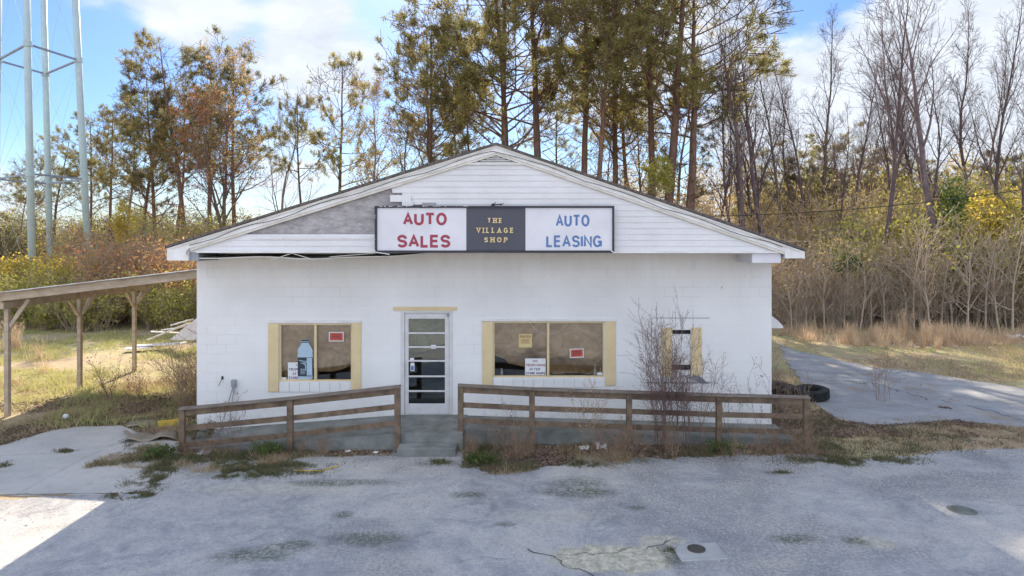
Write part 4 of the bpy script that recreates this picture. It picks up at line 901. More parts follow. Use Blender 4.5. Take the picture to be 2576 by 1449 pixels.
# left stand
left = [(139, 338, 70, 1, 'pine seen between the first and second water tower legs'), (100, 395, 72, 2, 'thin pine just right of the nearest water tower leg'), (226, 312, 69, 3, 'pine standing right behind the right water tower leg'),
        (272, 284, 67, 0, 'pine two trunks right of the right water tower leg'), (311, 290, 66, 2, 'slim pine above the golden bush at the left'), (361, 236, 50, 1, 'leaning crowned pine left of the tallest left hand pine'),
        (392, 205, 53, 4, 'dark dense pine at the heart of the left stand'), (469, 112, 50, 1, 'tallest pine of the left stand with a rounded dark crown'), (523, 158, 52, 0, 'thick pine just right of the tallest left hand pine'),
        (438, 250, 56, 2, 'thin straight pine behind the tallest left hand pine'), (590, 150, 53, 3, 'pine at the right end of the left stand behind russet leaves'), (55, 440, 74, 1, 'low pine at the far left edge behind the water tower')]
for i, (a, t_, d, v, lab) in enumerate(left): put_tree('pine_tree', PV[v], a, t_, d, lab, 'pine tree', i*67, 'pines of the left stand')
put_tree('leafy_tree', BT, 554, 150, 47, 'grey twiggy tree with sparse tan leaves before the left pines', 'tree', 30, None, (0, 0))
put_tree('leafy_tree', BL, 576, 262, 48, 'tree holding russet brown leaves right of the left pines', 'tree', 200, None, (0, 5), 1.1)
put_tree('bare_tree', BVASE, 716, 262, 44, 'bare vase shaped tree with several stems above the left roof slope', 'bare tree', 10)
put_tree('pine_tree', PV[2], 768, 232, 46, 'very thin small crowned pine left of the lone mid sized pine', 'pine tree', 100, None, (0, 0), .7)
put_tree('pine_tree', PV[0], 847, 168, 46, 'lone mid sized pine above the left roof slope', 'pine tree', 190, None, (0, 0), .9)
put_tree('leafy_tree', BT, 936, 215, 42, 'tan leaved many branched tree left of the central pines', 'tree', 250, None, (0, -4), .9)
put_tree('leafy_tree', BT, 1003, 235, 44, 'second tan leaved tree leaning left beside the central pines', 'tree', 120, None, (0, -9), .8)
# central stand behind the roof
cen = [(1080, 62, 42, 3, 'first full crowned pine at the left of the central stand', 1.0), (1100, 80, 44, 2, 'thin trunk pine close beside the first central pine', .8), (1256, -150, 41, 1, 'left trunk of the paired tall pines behind the roof ridge', 1.0), (1276, -170, 40, 3, 'right trunk of the paired tall pines behind the roof ridge', 1.0),
       (1365, -190, 39, 0, 'thick forked pine just right of the roof ridge', 1.15), (1207, 190, 47, 2, 'short dark pine behind the roof left of the ridge', 1.), (1462, -170, 42, 2, 'straight pine left of the slim dark central trunk', 1.), (1492, -190, 38, 1, 'slim dark trunked pine above the blue sign lettering', .8),
       (1548, -150, 44, 3, 'pine in the gap between slim trunk and big right pines', .9), (1586, 40, 46, 0, 'smaller pine behind the big right pines', .9), (1640, -180, 41, 2, 'left trunk of the big twin pines over the right roof slope', 1.), (1662, -230, 38, 1, 'right and thickest trunk of the twin pines over the right roof slope', 1.2),
       (1742, -130, 38, 0, 'last pine of the central stand with boughs reaching right', 1.25), (1420, 250, 50, 2, 'low pine deep behind the central stand', 1.), (1700, 235, 52, 4, 'low dark pine behind the right roof slope', 1.1), (1150, 255, 52, 1, 'low pine behind the left half of the roof ridge', 1.)]
for i, (a, t_, d, v, lab, wd) in enumerate(cen): put_tree('pine_tree', PV[v], a, t_, d, lab, 'pine tree', i*83+20, 'pines behind the shop roof', (0, 0), wd)
put_tree('leafy_tree', BT, 1530, 300, 44, 'tan leaved understorey tree behind the right roof slope', 'tree', 77); put_tree('leafy_tree', BT, 1620, 260, 47, 'second tan understorey tree between the twin pine trunks', 'tree', 150)
# bare trees at the right
rt = [(1837, 118, 40, 1, 'slim forked bare tree nearest to the last pine', 0, .9), (1895, -10, 37, 0, 'tall bare tree leaning right with spreading upper limbs', 7, 1.05), (1935, 60, 40, 3, 'straight bare tree between two leaning ones', 3, .8), (1962, -25, 38, 2, 'tall bare tree with long limbs sweeping up right', 6, 1.1),
      (2037, 108, 41, 3, 'narrow bare tree with short side twigs before the white cloud', -1, .8), (2096, 245, 38, 3, 'short thin bare tree leaning left before the white cloud', -4, .7), (2198, -30, 35, 2, 'tall crooked bare tree in the middle of the right woods', -3, 1.0), (2256, 160, 42, 0, 'bushy bare tree left of the small twiggy one', 0, .9),
      (2323, 150, 38, 1, 'dark twiggy bare tree beside the great forked one', 0, 1.), (2390, -110, 33, 2, 'great forked bare tree with thick dark trunk near right edge', -4, 1.5), (2490, -10, 36, 0, 'bare tree with ragged low limbs second from right edge', 2, .9), (2540, 20, 34, 3, 'bare straight tree at the right edge of the picture', -2, .9),
      (1870, 200, 46, 3, 'faint thin bare tree behind the leaning trunks', 0, .8), (2130, 300, 46, 0, 'distant small bare tree left of the crooked one', 0, .9)]
for i, (a, t_, d, v, lab, ln, wd) in enumerate(rt): put_tree('bare_tree', BV[v], a-ln*2, t_, d, lab, 'bare tree', i*59, 'bare trees at the right', (0, ln*.28), wd*.8)
for i, (a, t_, d, v, lab) in enumerate([(2095, 352, 52, 3, 'rounded pine crown beneath the white cloud'), (1985, 378, 54, 0, 'open crowned pine low behind the leaning bare trees'), (2178, 385, 50, 1, 'brownish pine behind the crooked bare tree'), (2290, 420, 50, 3, 'low pine behind the right undergrowth'),
        (2440, 410, 52, 1, 'low pine behind the great forked tree'), (2540, 405, 50, 4, 'dark low pine at the right edge'), (2010, 430, 44, 4, 'dark low pine close behind the roof end'), (1900, 440, 50, 3, 'low pine seen between leaning trunks above the roof end')]):
    put_tree('pine_tree', PV[v], a, t_, d, lab, 'pine tree', i*71, 'low pines in the right woods', (0, 0), 1.25)

for i, (a, t_, d) in enumerate([(1800, 210, 44), (1855, 60, 43), (1915, 150, 45), (1985, 90, 42), (2012, 190, 45), (2065, 60, 44), (2120, 150, 42), (2150, 230, 46), (2225, 60, 41), (2275, 20, 43), (2345, 90, 42), (2362, 200, 45), (2430, 40, 41), (2455, 150, 44), (2520, 90, 42), (2580, 10, 41)]):
    put_tree('pole_tree', BPOLE[i % 2], a, t_, d, 'thin straight leafless pole tree deeper in the right woods', 'bare tree', i*47, 'thin pole trees of the right woods', (0, (i % 3-1)*1.5), .8)
# ---- shrubs merged into thickets
def shrub_wood(seed, H=3., stems=9, spread=.5, twig=6, fine=1., wob=.10, ang=(20, 50), tl=.38):
    w = Wood(seed); spec = {'rmin': .006*fine, 0: dict(k=6, wob=wob, up=.02, taper=.75, sides=4, tip=True, tipfrom=.4), 1: dict(n=twig, **{'from': .2, 'to': .97}, ang=ang, rr=.6, len=lambda f_, L: L*tl, k=4, wob=.14, up=.03, taper=.6, sides=3, tip=True, tipfrom=.3),
        2: dict(n=(2, 4), **{'from': .2, 'to': .95}, ang=(25, 55), rr=.7, len=lambda f_, L: L*.5, k=2, wob=.12, up=0, taper=.5, sides=3, tip=True, tipfrom=.3)}
    for i in range(stems):
        a = w.r.uniform(0, 6.28); s = w.r.uniform(0, spread); d = Vector((math.cos(a)*s, math.sin(a)*s, 1)).normalized()
        grow(w, Vector((math.cos(a)*.2*w.r.random(), math.sin(a)*.2*w.r.random(), -.05)), d, H*w.r.uniform(.6, 1.05), (.006*H+.004)*fine, 0, spec)
    V, Q = w.arr(); T = np.array([tuple(t_[0]) for t_ in w.tips]); return V, Q, T
SV = [shrub_wood(41, 3, 9, .45), shrub_wood(42, 3, 12, .7), shrub_wood(43, 3, 6, .3, 8), shrub_wood(44, 3, 14, .9, 5)]
def merge(name, places, mat_wood, mat_leaf, nleaf, lsize, label, cat, seed, lspread=.15, leafonly=False):
    r = np.random.default_rng(seed); WV = []; WQ = []; n = 0; LC = []
    for i, (x, y, s) in enumerate(places):
        V, Q, T = SV[int(r.integers(0, len(SV)))]; a = r.uniform(0, 6.28); c, s_ = math.cos(a), math.sin(a); Rm = np.array([[c, s_, 0], [-s_, c, 0], [0, 0, 1]])*s
        if not leafonly: WV.append(V@Rm+np.array([x, y, 0])); WQ.append(Q+n); n += len(V)
        if nleaf: k = int(nleaf*s); LC.append(T[r.integers(0, len(T), k)]@Rm+np.array([x, y, 0])+r.normal(size=(k, 3))*lspread)
    root = None
    if not leafonly: root = obj(name, mesh_np(name, np.concatenate(WV), np.concatenate(WQ), M[mat_wood])); tag(root, label, cat, None, 'stuff')
    if nleaf:
        C_ = np.concatenate(LC); V, Fq = leaf_quads(C_, r.uniform(lsize[0], lsize[1], len(C_)), r); o = obj('foliage' if root else name, mesh_np(name+'_leaf', V, Fq, M[mat_leaf]), root)
        if not root: tag(o, label, cat, None, 'stuff')
        else: tag(o, None, None, None, 'stuff')
def spots(x0, x1, y0, y1, n, s0, s1, seed, front=None):
    r = random.Random(seed); return [(r.uniform(x0, x1), r.uniform(y0, y1), r.uniform(s0, s1)) for _ in range(n)]
# ground the trees stand in: left thickets (x -36..-10), right (x 11..32)
merge('golden_thicket', spots(-38, -21, 34, 42, 60, .65, .98, 1)+spots(-30, -19, 31.5, 36, 24, .6, .9, 2), 'twig', 'gold_leaf', 1300, (.05, .11), 'golden yellow bushes massed at the foot of the water tower', 'thicket', 1)
merge('olive_thicket', spots(-34, -12, 29.3, 33, 80, .4, .85, 3), 'twig', 'olive_leaf', 700, (.05, .10), 'olive green brush bordering the lit grass at the left', 'thicket', 2)
merge('rusty_thicket', spots(-26, -12, 38, 47, 46, 1.0, 1.5, 4)+spots(-21, -11, 31.5, 36, 46, .9, 1.3, 14), 'twig', 'rust_leaf', 600, (.05, .10), 'rust brown brush under the left pines', 'thicket', 3)
merge('dark_thicket', spots(-58, -10, 66, 76, 80, 1.3, 2.1, 5), 'twig', 'needle_dark', 900, (.07, .14), 'dark evergreen undergrowth far behind the left pines', 'thicket', 4)
merge('near_rusty_brush', spots(-10.5, -7, 15.2, 19, 16, .18, .4, 24), 'canestem', 'litter', 300, (.01, .03), 'low pinkish brown brush beside the left wall under the carport', 'brush', 25)
merge('stalk_belt', spots(-1.0, 5.6, 12.45, 13.2, 34, .06, .22, 26)+spots(-6.4, -2.6, 12.6, 12.95, 12, .05, .14, 27), 'canestem', 'litter', 120, (.01, .025), 'dead stalks tangled at the foot of the ramp', 'weeds', 27)
merge('green_brown_thicket', spots(-26, -12, 44, 50, 30, 1.1, 1.8, 34)+spots(-56, -30, 66, 72, 40, 1.2, 2.2, 35), 'twig', 'olive_leaf', 520, (.05, .11), 'uneven olive undergrowth between the left pine trunks', 'thicket', 34)
merge('brown_thicket', spots(11.5, 38, 30.5, 36, 95, .6, 1.35, 6), 'twig', 'tan_leaf', 420, (.04, .08), 'tangled bare brown brush along the right hand woods', 'thicket', 5)
merge('pale_thicket', spots(12, 34, 30, 32, 40, .5, 1.1, 16), 'bark_pale', None, 0, (.04, .08), 'pale leafless saplings and canes along the right woods edge', 'thicket', 15)
merge('yellow_green_thicket', spots(21, 38, 36, 44, 60, 1.6, 2.5, 7)+spots(17, 30, 32.5, 37, 44, 1.1, 1.75, 37), 'twig', 'olive_leaf', 800, (.06, .13), 'yellow green brush rising high at the right edge', 'thicket', 6)
merge('golden_green_thicket', spots(24, 36, 35, 41, 24, 1.5, 2.1, 17), 'twig', 'gold_leaf', 500, (.05, .11), 'yellow leaved bushes in the right woods', 'thicket', 16)
merge('tan_thicket', spots(8, 40, 38, 46, 90, 1.2, 2.2, 8), 'twig', 'tan_leaf', 600, (.05, .11), 'tan leaved undergrowth behind the shop roof end', 'thicket', 7)
merge('backing_thicket', spots(-12, 14, 42, 50, 50, 1.0, 1.9, 9), 'twig', 'tan_leaf', 400, (.05, .11), 'tan undergrowth seen between the central pine trunks', 'thicket', 8)
# far woods closing the horizon
def far_woods(name, x0, x1, y0, y1, n, h0, h1, mat, label, seed, per=620):
    r = np.random.default_rng(seed); C_ = []
    for i in range(n):
        x, y, h, rad = r.uniform(x0, x1), r.uniform(y0, y1), r.uniform(h0, h1), r.uniform(1.5, 3.)
        q = r.normal(size=(per, 3)); q /= np.linalg.norm(q, axis=1)[:, None]; q *= (r.random(per)**.4)[:, None]; C_.append(q*np.array([rad, rad, h*.45])+np.array([x, y, h*.55]))
    C_ = np.concatenate(C_); V, Fq = leaf_quads(C_, r.uniform(.11, .22, len(C_)), r); tag(obj(name, mesh_np(name, V, Fq, M[mat])), label, 'woods', None, 'stuff')
far_woods('far_woods', -130, 20, 90, 130, 170, 5, 9, 'needle', 'distant low green woods on the left horizon', 1)
far_woods('far_woods', 10, 110, 62, 90, 150, 9, 15, 'tan_leaf', 'distant brown woods behind the right hand trees', 2)
far_woods('far_woods', 20, 60, 50, 62, 60, 7, 11, 'needle', 'olive wooded rise at the right behind the bare trees', 3, 900)
# saplings with pale stems on the right
SAP = shrub_wood(51, 6, 1, .08, 16, 1.3, .05)
me_s = mesh_np('sapling', SAP[0], SAP[1], M['bark_pale'])
sp_px = [(1985, 740), (2030, 690), (2075, 640), (2160, 620), (2215, 600), (2310, 520), (2375, 600), (2420, 520), (2465, 610), (2515, 590), (2560, 520), (2130, 710), (2010, 800), (2052, 790), (2100, 700), (2190, 640), (2235, 720), (2290, 610), (2345, 560), (2400, 640), (2440, 590), (2490, 560), (2540, 600), (2270, 700), (2330, 680)]
for i, (a, t_) in enumerate(sp_px):
    d = 29.4+((i*37) % 9)*.18; x = (a-HX)/F*d; s = max(.5, (CAMZ+(HY-t_)/F*d)/6.2)*1.25
    o = obj('sapling', me_s); o.location = (x, d, 0); o.rotation_euler = (0, R(random.uniform(-4, 4)), random.uniform(0, 6.28)); o.scale = (s, s, s)
    tag(o, 'slender pale leafless sapling in front of the right hand thicket', 'sapling', 'pale saplings at the right woods edge')

# ---- grasses
def grass(name, xs_, ys_, hmin, hmax, mat, label, cat, seed, width=.008, lean=.45, parent=None):
    r = np.random.default_rng(seed); n = len(xs_); B = np.stack([xs_, ys_, np.full(n, -.01)], 1); D = np.stack([r.normal(size=n)*lean, r.normal(size=n)*lean, np.ones(n)], 1); D /= np.linalg.norm(D, axis=1)[:, None]
    hm = hmin+(hmax-hmin)*np.clip((fbm(xs_, ys_, 2.3, 4, seed+50)-.36)*4, .05, 1.6)*r.uniform(.4, 1.2, n)
    V, Ff = tris_from(B, D, hm, width*r.uniform(.6, 1.4, n), r); return tag(obj(name, mesh_np(name, V, Ff, M[mat])), label, cat, None, 'stuff')
def scatter(n, x0, x1, y0, y1, seed, thr=.5, sc=1.2, poly=None, notpoly=None, clump=0, edge=.0):
    r = np.random.default_rng(seed); x = r.uniform(x0, x1, n); y = r.uniform(y0, y1, n)
    k = fbm(x, y, sc, 4, seed+100)+r.normal(size=n)*.03 > thr
    if poly is not None: k &= inpoly(x, y, poly)
    for p in (notpoly or []): k &= ~inpoly(x+r.normal(size=n)*edge, y+r.normal(size=n)*edge, p)
    x, y = x[k], y[k]
    return x, y
BLD = [(WX0-.05, FY-.02), (WX1+.05, FY-.02), (WX1+.05, 31), (WX0-.05, 31)]; RMP = [(-6.75, 13.08), (-.9, 13.08), (-.9, 13.42), (5.65, 13.42), (5.65, 14.6), (-6.75, 14.6)]; STP = [(-2.2, 12.7), (-1.0, 12.7), (-1.0, 13.2), (-2.2, 13.2)]
NO = [lot_poly, apr, drv, BLD, RMP, STP]
x, y = scatter(120000, -24, WX0-.1, 14.6, 30.5, 1, .43, .5, None, NO, edge=.05); grass('lit_grass', x, y, .05, .20, 'grass_lit', 'sunlit pale green grass under and beyond the carport', 'grass', 1, .009)
x, y = scatter(60000, -24, -6.5, 12.4, 20, 2, .50, .7, None, NO, edge=.05); grass('dry_grass', x, y, .05, .22, 'grass_dry', 'dry brown grass around the carport posts', 'grass', 2, .008, .8)
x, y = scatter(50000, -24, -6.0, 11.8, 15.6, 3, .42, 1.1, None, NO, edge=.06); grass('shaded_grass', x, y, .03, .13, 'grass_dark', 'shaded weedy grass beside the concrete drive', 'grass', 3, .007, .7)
x, y = scatter(110000, 5.6, 34, 15, 31, 4, .42, .5, None, NO, edge=.08); grass('tan_field_grass', x, y, .04, .14, 'grass_dry', 'short tan grass field before the right woods', 'grass', 4, .010, .7)
x, y = scatter(60000, 8, 34, 15, 31, 5, .56, .6, None, NO, edge=.08); grass('green_field_grass', x, y, .03, .12, 'grass_lit', 'greenish patches in the right hand grass', 'grass', 5, .010, .6)
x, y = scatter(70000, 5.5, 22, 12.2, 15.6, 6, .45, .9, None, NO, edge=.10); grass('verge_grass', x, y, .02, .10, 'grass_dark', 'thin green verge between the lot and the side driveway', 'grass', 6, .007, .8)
x, y = scatter(40000, 5.5, 22, 12.2, 15.6, 7, .50, .8, None, NO, edge=.12); grass('verge_dry_grass', x, y, .02, .10, 'grass_dry', 'dry straw mixed into the right hand verge', 'grass', 7, .007, .9)
x, y = scatter(20000, 11.5, 24, 26.0, 29.4, 16, .53, .6, None, NO, edge=.08); grass('tawny_field_grass', x, y, .15, .65, 'sedge', 'tawny straw grass low along the foot of the right woods', 'grass', 16, .010, .35)
x, y = scatter(5000, 9, 24, 14.5, 24, 17, .62, 1.5, drv, [], edge=.02); grass('driveway_tufts', x, y, .03, .12, 'grass_dry', 'dry tufts growing through the broken side driveway', 'weeds', 17, .008, .9)
# weed belt at the foot of the ramp: mask that wanders over the lot edge
def belt(n, seed, thr, shift=0):
    r = np.random.default_rng(seed); x = r.uniform(-7.6, 6.4, n); y = r.uniform(11.4, 13.5, n)
    lim = np.interp(x, [-7.6, -6.2, -5.6, -4.6, -4.0, -2.4, -1.2, -.6, 1.8, 2.2, 3.2, 5.6, 6.4], [11.9, 12.2, 12.0, 12.0, 12.5, 12.7, 12.5, 11.95, 12.0, 12.65, 12.8, 12.85, 12.6])+(fbm(x, y, .9, 4, 5)-.5)*1.1+shift; dn = fbm(x, y, 1.6, 4, seed+9)
    k = (y > lim) & (dn > thr) & ~inpoly(x, y, STP) & ~inpoly(x, y, RMP) & ~((x > -2.3) & (x < -.9)); return x[k], y[k]
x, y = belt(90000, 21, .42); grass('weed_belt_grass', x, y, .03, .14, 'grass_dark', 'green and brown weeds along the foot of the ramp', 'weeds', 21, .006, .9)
x, y = belt(80000, 22, .40, -.05); grass('straw_belt_grass', x, y, .03, .15, 'grass_dry', 'dry straw tangled along the foot of the ramp', 'weeds', 22, .005, 1.4)
def litter(name, x, y, label, seed, size=(.02, .05)):
    r = np.random.default_rng(seed); n = len(x); V, Fq = leaf_quads(np.stack([x, y, .02+.03*r.random(n)], 1), r.uniform(*size, n), r); V[:, 2] = np.clip(.018+(V[:, 2]-.03)*.6, .0165, .12); tag(obj(name, mesh_np(name, V, Fq, M['litter'])), label, 'leaf litter', None, 'stuff')
x, y = belt(60000, 23, .38, .05); k = x > -3.5; litter('fallen_leaves', x[k], y[k], 'brown fallen leaves heaped against the right part of the ramp', 31)
x, y = scatter(26000, -14, -6.4, 12.6, 18, 8, .5, .9, None, NO, edge=.05); litter('carport_leaves', x, y, 'brown leaf litter in the shade beside the carport', 32)
x, y = scatter(60000, WX1+.05, 10.5, 14.0, 24, 9, .40, .9, None, [lot_poly], edge=.05); k = (x < WX1+1.6+.9*fbm(x, y, .8, 3, 4)) | (y < 17) ; k &= ~(inpoly(x, y, drv) & (fbm(x, y, 1.5, 4, 14) < .74)); litter('side_leaves', x[k], y[k], 'brown leaves and needles drifted along the right side wall', 33)
# small weed patches on the paving
def patch(px_, py_, w_, h_, n, seed, mat='grass_dark', hh=.07):
    r = np.random.default_rng(seed); x0, y0 = G(px_, py_); a = r.normal(size=n)*.5; b = r.normal(size=n)*.5; x = x0+a*w_/F*y0; y = y0+b*abs(G(px_, py_-h_)[1]-G(px_, py_+h_)[1])/2; kk = fbm(x, y, 5, 3, seed) > .42
    return x[kk], y[kk]
XX = []; YY = []
for i, a in enumerate([(650, 1168, 150, 14, 12000), (600, 1190, 110, 14, 9000), (370, 1215, 50, 20, 6000), (410, 1180, 35, 24, 6000), (330, 1245, 60, 9, 4000), (190, 1135, 42, 6, 2600), (1100, 1163, 40, 8, 900), (1180, 1247, 22, 4, 300), (1640, 1150, 50, 9, 1200), (1850, 1130, 45, 7, 900), (1960, 1190, 25, 3, 250),
        (1690, 1398, 22, 22, 700), (1480, 1170, 60, 8, 1200), (790, 1190, 60, 8, 900), (2150, 1160, 150, 12, 9000), (1500, 1238, 40, 4, 300), (20, 1170, 40, 10, 900), (2200, 950, 20, 6, 300), (2170, 965, 16, 4, 200)]):
    x, y = patch(*a, 50+i); XX.append(x); YY.append(y)
grass('paving_weeds', np.concatenate(XX), np.concatenate(YY), .02, .09, 'grass_dark', 'low weeds growing from breaks in the paving', 'weeds', 60, .006, .9)
# gravel on the lot
r = np.random.default_rng(77); n = 16000; x = r.uniform(-7.5, 9, n); y = 13-np.abs(r.normal(size=n))*1.6; k = inpoly(x, y, lot_poly) & (fbm(x, y, .8, 4, 8) > .45); x, y = x[k], y[k]; n = len(x)
s = r.uniform(.006, .016, n)*np.where(r.random(n) < .04, 1.8, 1); oc = np.array([[1, 0, 0], [0, 1, 0], [-1, 0, 0], [0, -1, 0], [0, 0, .7]]); V = (np.stack([x, y, np.full(n, .006)], 1)[:, None, :]+oc[None]*s[:, None, None]*r.uniform(.6, 1.2, (n, 5, 1))).reshape(-1, 3)
Ft = (np.arange(n)[:, None, None]*5+np.array([[0, 1, 4], [1, 2, 4], [2, 3, 4], [3, 0, 4]])[None]).reshape(-1, 3); tag(obj('loose_gravel', mesh_np('loose_gravel', V, Ft, M['stone'])), 'loose gravel crumbs on the worn lot', 'gravel', None, 'stuff')

# ---- broomsedge clumps
def clump_mesh(seed, n=110, H=1.1):
    r = np.random.default_rng(seed); B = np.concatenate([r.normal(size=(n, 2))*.17, np.zeros((n, 1))], 1); D = np.concatenate([r.normal(size=(n, 2))*.26, np.ones((n, 1))], 1); D /= np.linalg.norm(D, axis=1)[:, None]; L = H*r.uniform(.2, 1.05, n)
    V, Fq = tris_from(B, D, L, np.full(n, .010), r); T = B+D*(L*.8)[:, None]; T = np.repeat(T, 5, 0)+r.normal(size=(n*5, 3))*np.array([.03, .03, .1]); D2 = np.repeat(D, 5, 0)+r.normal(size=(n*5, 3))*.35
    V2, F2 = tris_from(T, D2, r.uniform(.05, .12, n*5), np.full(n*5, .008), r); return mesh_np('broomsedge', np.concatenate([V, V2]), np.concatenate([Fq, F2+len(V)]), M['sedge'])
CM = [clump_mesh(1), clump_mesh(2, 70, 1.0), clump_mesh(3, 150, 1.2), clump_mesh(4, 50, .8)]
cl = [(2045, 838, 20), (2080, 838, 22), (2140, 862, 30), (2165, 858, 18), (2215, 870, 32), (2245, 862, 22), (2262, 872, 26), (2275, 850, 40), (2330, 866, 30), (2345, 862, 40), (2375, 868, 34), (95, 905, 44), (108, 940, 36), (32, 880, 40), (2190, 848, 20), (2300, 858, 20), (2060, 850, 14), (2110, 856, 16), (2125, 864, 22), (2155, 872, 14), (2180, 868, 24), (2230, 878, 16), (2290, 876, 20), (2320, 876, 16), (2360, 876, 18), (2395, 872, 14), (2205, 858, 26), (2262, 858, 30), (2342, 850, 30)]
for i, (a, b_, h_) in enumerate(cl):
    x, y = G(a, b_); o = obj('broomsedge_clump', CM[(i*3+i//4) % 4]); o.location = (x, y, 0); s = h_*1.7*y/F; o.scale = (s*.75, s*.75, s); o.rotation_euler = (0, 0, i)
    if a < 200: tag(o, ['straw coloured grass clump left of the middle carport post', 'lower straw clump beside the middle carport post', 'straw clump close to the front carport post'][i-11], 'grass clump', 'straw clumps near the carport')
    else: tag(o, 'tall orange straw grass clump before the right woods', 'grass clump', 'broomsedge before the right woods')

# ---- dry weeds at the railings
def weed(name, x, y, H, stems, spread, seed, label, mat='weedstem', heads='weedhead', twig=7, nh=500, hs=(.006, .016), cat='dry weed', z=0, hj=.02):
    V, Q, T = shrub_wood(seed, H, stems, spread, twig, .42, .055, (10, 26) if seed in (61, 62) else (20, 50), .28 if seed in (61, 62) else .38); r = np.random.default_rng(seed)
    o = empty(name, (x, y, z), label, cat); obj('stems', mesh_np('stems', V, Q, M[mat]), o)
    if nh: hi = T[T[:, 2] > H*.35]; C_ = hi[r.integers(0, len(hi), nh)]+r.normal(size=(nh, 3))*hj; LV, LF = leaf_quads(C_, r.uniform(*hs, nh), r); tag(obj('seed_heads', mesh_np('heads', LV, LF, M[heads]), o), kind='stuff')
    return o
x1_, y1_ = G(1690, 1095); weed('dry_bush', 2.95, 13.12, 2.4, 13, .17, 61, 'tall feathery dry bush before the boarded window', nh=3800, hs=(.005, .013), twig=15)
weed('dry_bush', 3.4, 13.05, 2.15, 9, .12, 62, 'slightly lower dry bush crossing the right side of the boarded window', nh=3200, hs=(.005, .013), twig=13)
weed('dry_weed', -5.25, 12.75, 1.15, 5, .4, 63, 'branched dry weed before the left ramp railing', nh=160, hs=(.008, .02), twig=4)
weed('dry_weed', 4.35, 13.6, 1.45, 4, .14, 64, 'wispy dry weed right of the fourth long railing post', nh=300, twig=4)
weed('dry_weed', 4.95, 13.1, 1.75, 3, .2, 65, 'tall spiked dry weed near the right corner of the shop', nh=260, hs=(.008, .018), twig=4)
weed('dry_weed', 1.45, 12.8, 1.25, 6, .35, 66, 'pale dry weed between the second and third long railing posts', 'canestem', 'sedge', 6, 500)
weed('dry_weed', -.35, 13.0, .9, 5, .4, 67, 'low dry weed by the first post of the long railing', nh=160, hs=(.008, .018), twig=3)
weed('dry_weed', .1, 12.6, .8, 12, .9, 68, 'tangled pale stalks in the leaves right of the step', 'canestem', 'litter', 4, 200)
weed('dry_weed', 2.1, 12.7, .7, 12, 1.0, 69, 'matted dead stalks below the third long railing post', 'canestem', 'litter', 4, 200)
weed('dry_bush', -7.1, 15.2, 1.9, 26, .7, 70, 'brown bare bush at the left corner of the shop', 'canestem', 'litter', 7, 900)
weed('dry_bush', -8.0, 16.4, 1.2, 14, .9, 71, 'sprawling bare brush under the carport', 'canestem', 'litter', 6, 500)
xw, yw = G(2222, 1010); weed('dry_weed', xw, yw, 1.45, 9, .22, 72, 'single leafless shrub growing from the side driveway', 'canestem', None, 5, 0)
weed('dry_bush', 6.25, 15.0, 1.0, 12, .8, 73, 'pale arching canes beside the right corner of the shop', 'canestem', 'litter', 5, 300)
weed('dry_bush', 6.5, 17.2, 1.0, 10, .8, 74, 'brown brush behind the tyres along the side wall', 'canestem', 'litter', 6, 600)
weed('green_bush', -6.3, 13.75, .38, 20, .9, 75, 'low grassy mound at the foot of the left wall', 'canestem', 'grass_dark', 5, 900, (.01, .03), 'bush')
for i, (gx_, gy_, s_, lab) in enumerate([(-4.6, 12.75, .28, 'green weed clump at the foot of the left ramp'), (-.55, 12.35, .22, 'bright green tuft among leaves right of the step'), (-6.5, 12.6, .25, 'green tuft by the first post of the left railing'), (4.0, 12.9, .25, 'green weed clump by the fourth post of the long railing')]):
    weed('green_weed', gx_, gy_, s_, 26, 1.0, 80+i, lab, 'weedstem', 'green_leaf', 4, 900, (.012, .03), 'weed', 0, .03)
# ivy and special foliage clumps in the woods
def foliage_clump(name, px_, py_, d, rx, rz_, n, mat, label, seed, cat='shrub'):
    r = np.random.default_rng(seed); x, y, z = P(px_, py_, d); q = r.normal(size=(n, 3)); q /= np.linalg.norm(q, axis=1)[:, None]; q *= (r.random(n)**.45)[:, None]
    C_ = q*np.array([rx, rx*.8, rz_]); C_ += (fbm(C_[:, 0]+50, C_[:, 2]+50, 1.1, 3, seed)[:, None]-.5)*1.2
    o = empty(name, (x, y, 0), label, cat); V, Fq = leaf_quads(C_+np.array([0, 0, z]), r.uniform(.05, .11, n), r); obj('foliage', mesh_np(name, V, Fq, M[mat]), o)
    w = Wood(seed); spec = {'rmin': .01, 0: dict(k=6, wob=.08, up=.02, taper=.7, sides=5), 1: dict(n=14, **{'from': .35, 'to': .98}, ang=(30, 70), rr=.5, len=lambda f_, L: rx*.9, k=4, wob=.14, up=.02, taper=.7, sides=3)}
    grow(w, Vector((0, 0, 0)), Vector((0, 0, 1)), z+rz_*.4, .05, 0, spec); V, Q = w.arr(); obj('trunk', mesh_np('shrub_trunk', V, Q, M['bark_grey']), o)
foliage_clump('golden_shrub', 318, 555, 46, .9, 1.5, 1500, 'gold_leaf', 'golden leaved young tree in front of the left pine trunks', 91)
foliage_clump('ivy_shrub', 2400, 505, 33, .75, 1.15, 1000, 'green_leaf', 'dark green ivy mass climbing the great forked tree', 92)
foliage_clump('yellow_shrub', 2500, 560, 33.5, 1.6, 1.5, 2600, 'gold_leaf', 'yellow green shrub right of the ivy covered trunk', 93)
foliage_clump('evergreen_shrub', 2130, 660, 31, .9, .4, 700, 'green_leaf', 'green leafed evergreen spray right of the roof end', 94)
foliage_clump('evergreen_shrub', 1655, 445, 36, 1.1, 1.0, 1500, 'olive_leaf', 'sunlit olive evergreen behind the right roof slope', 95)

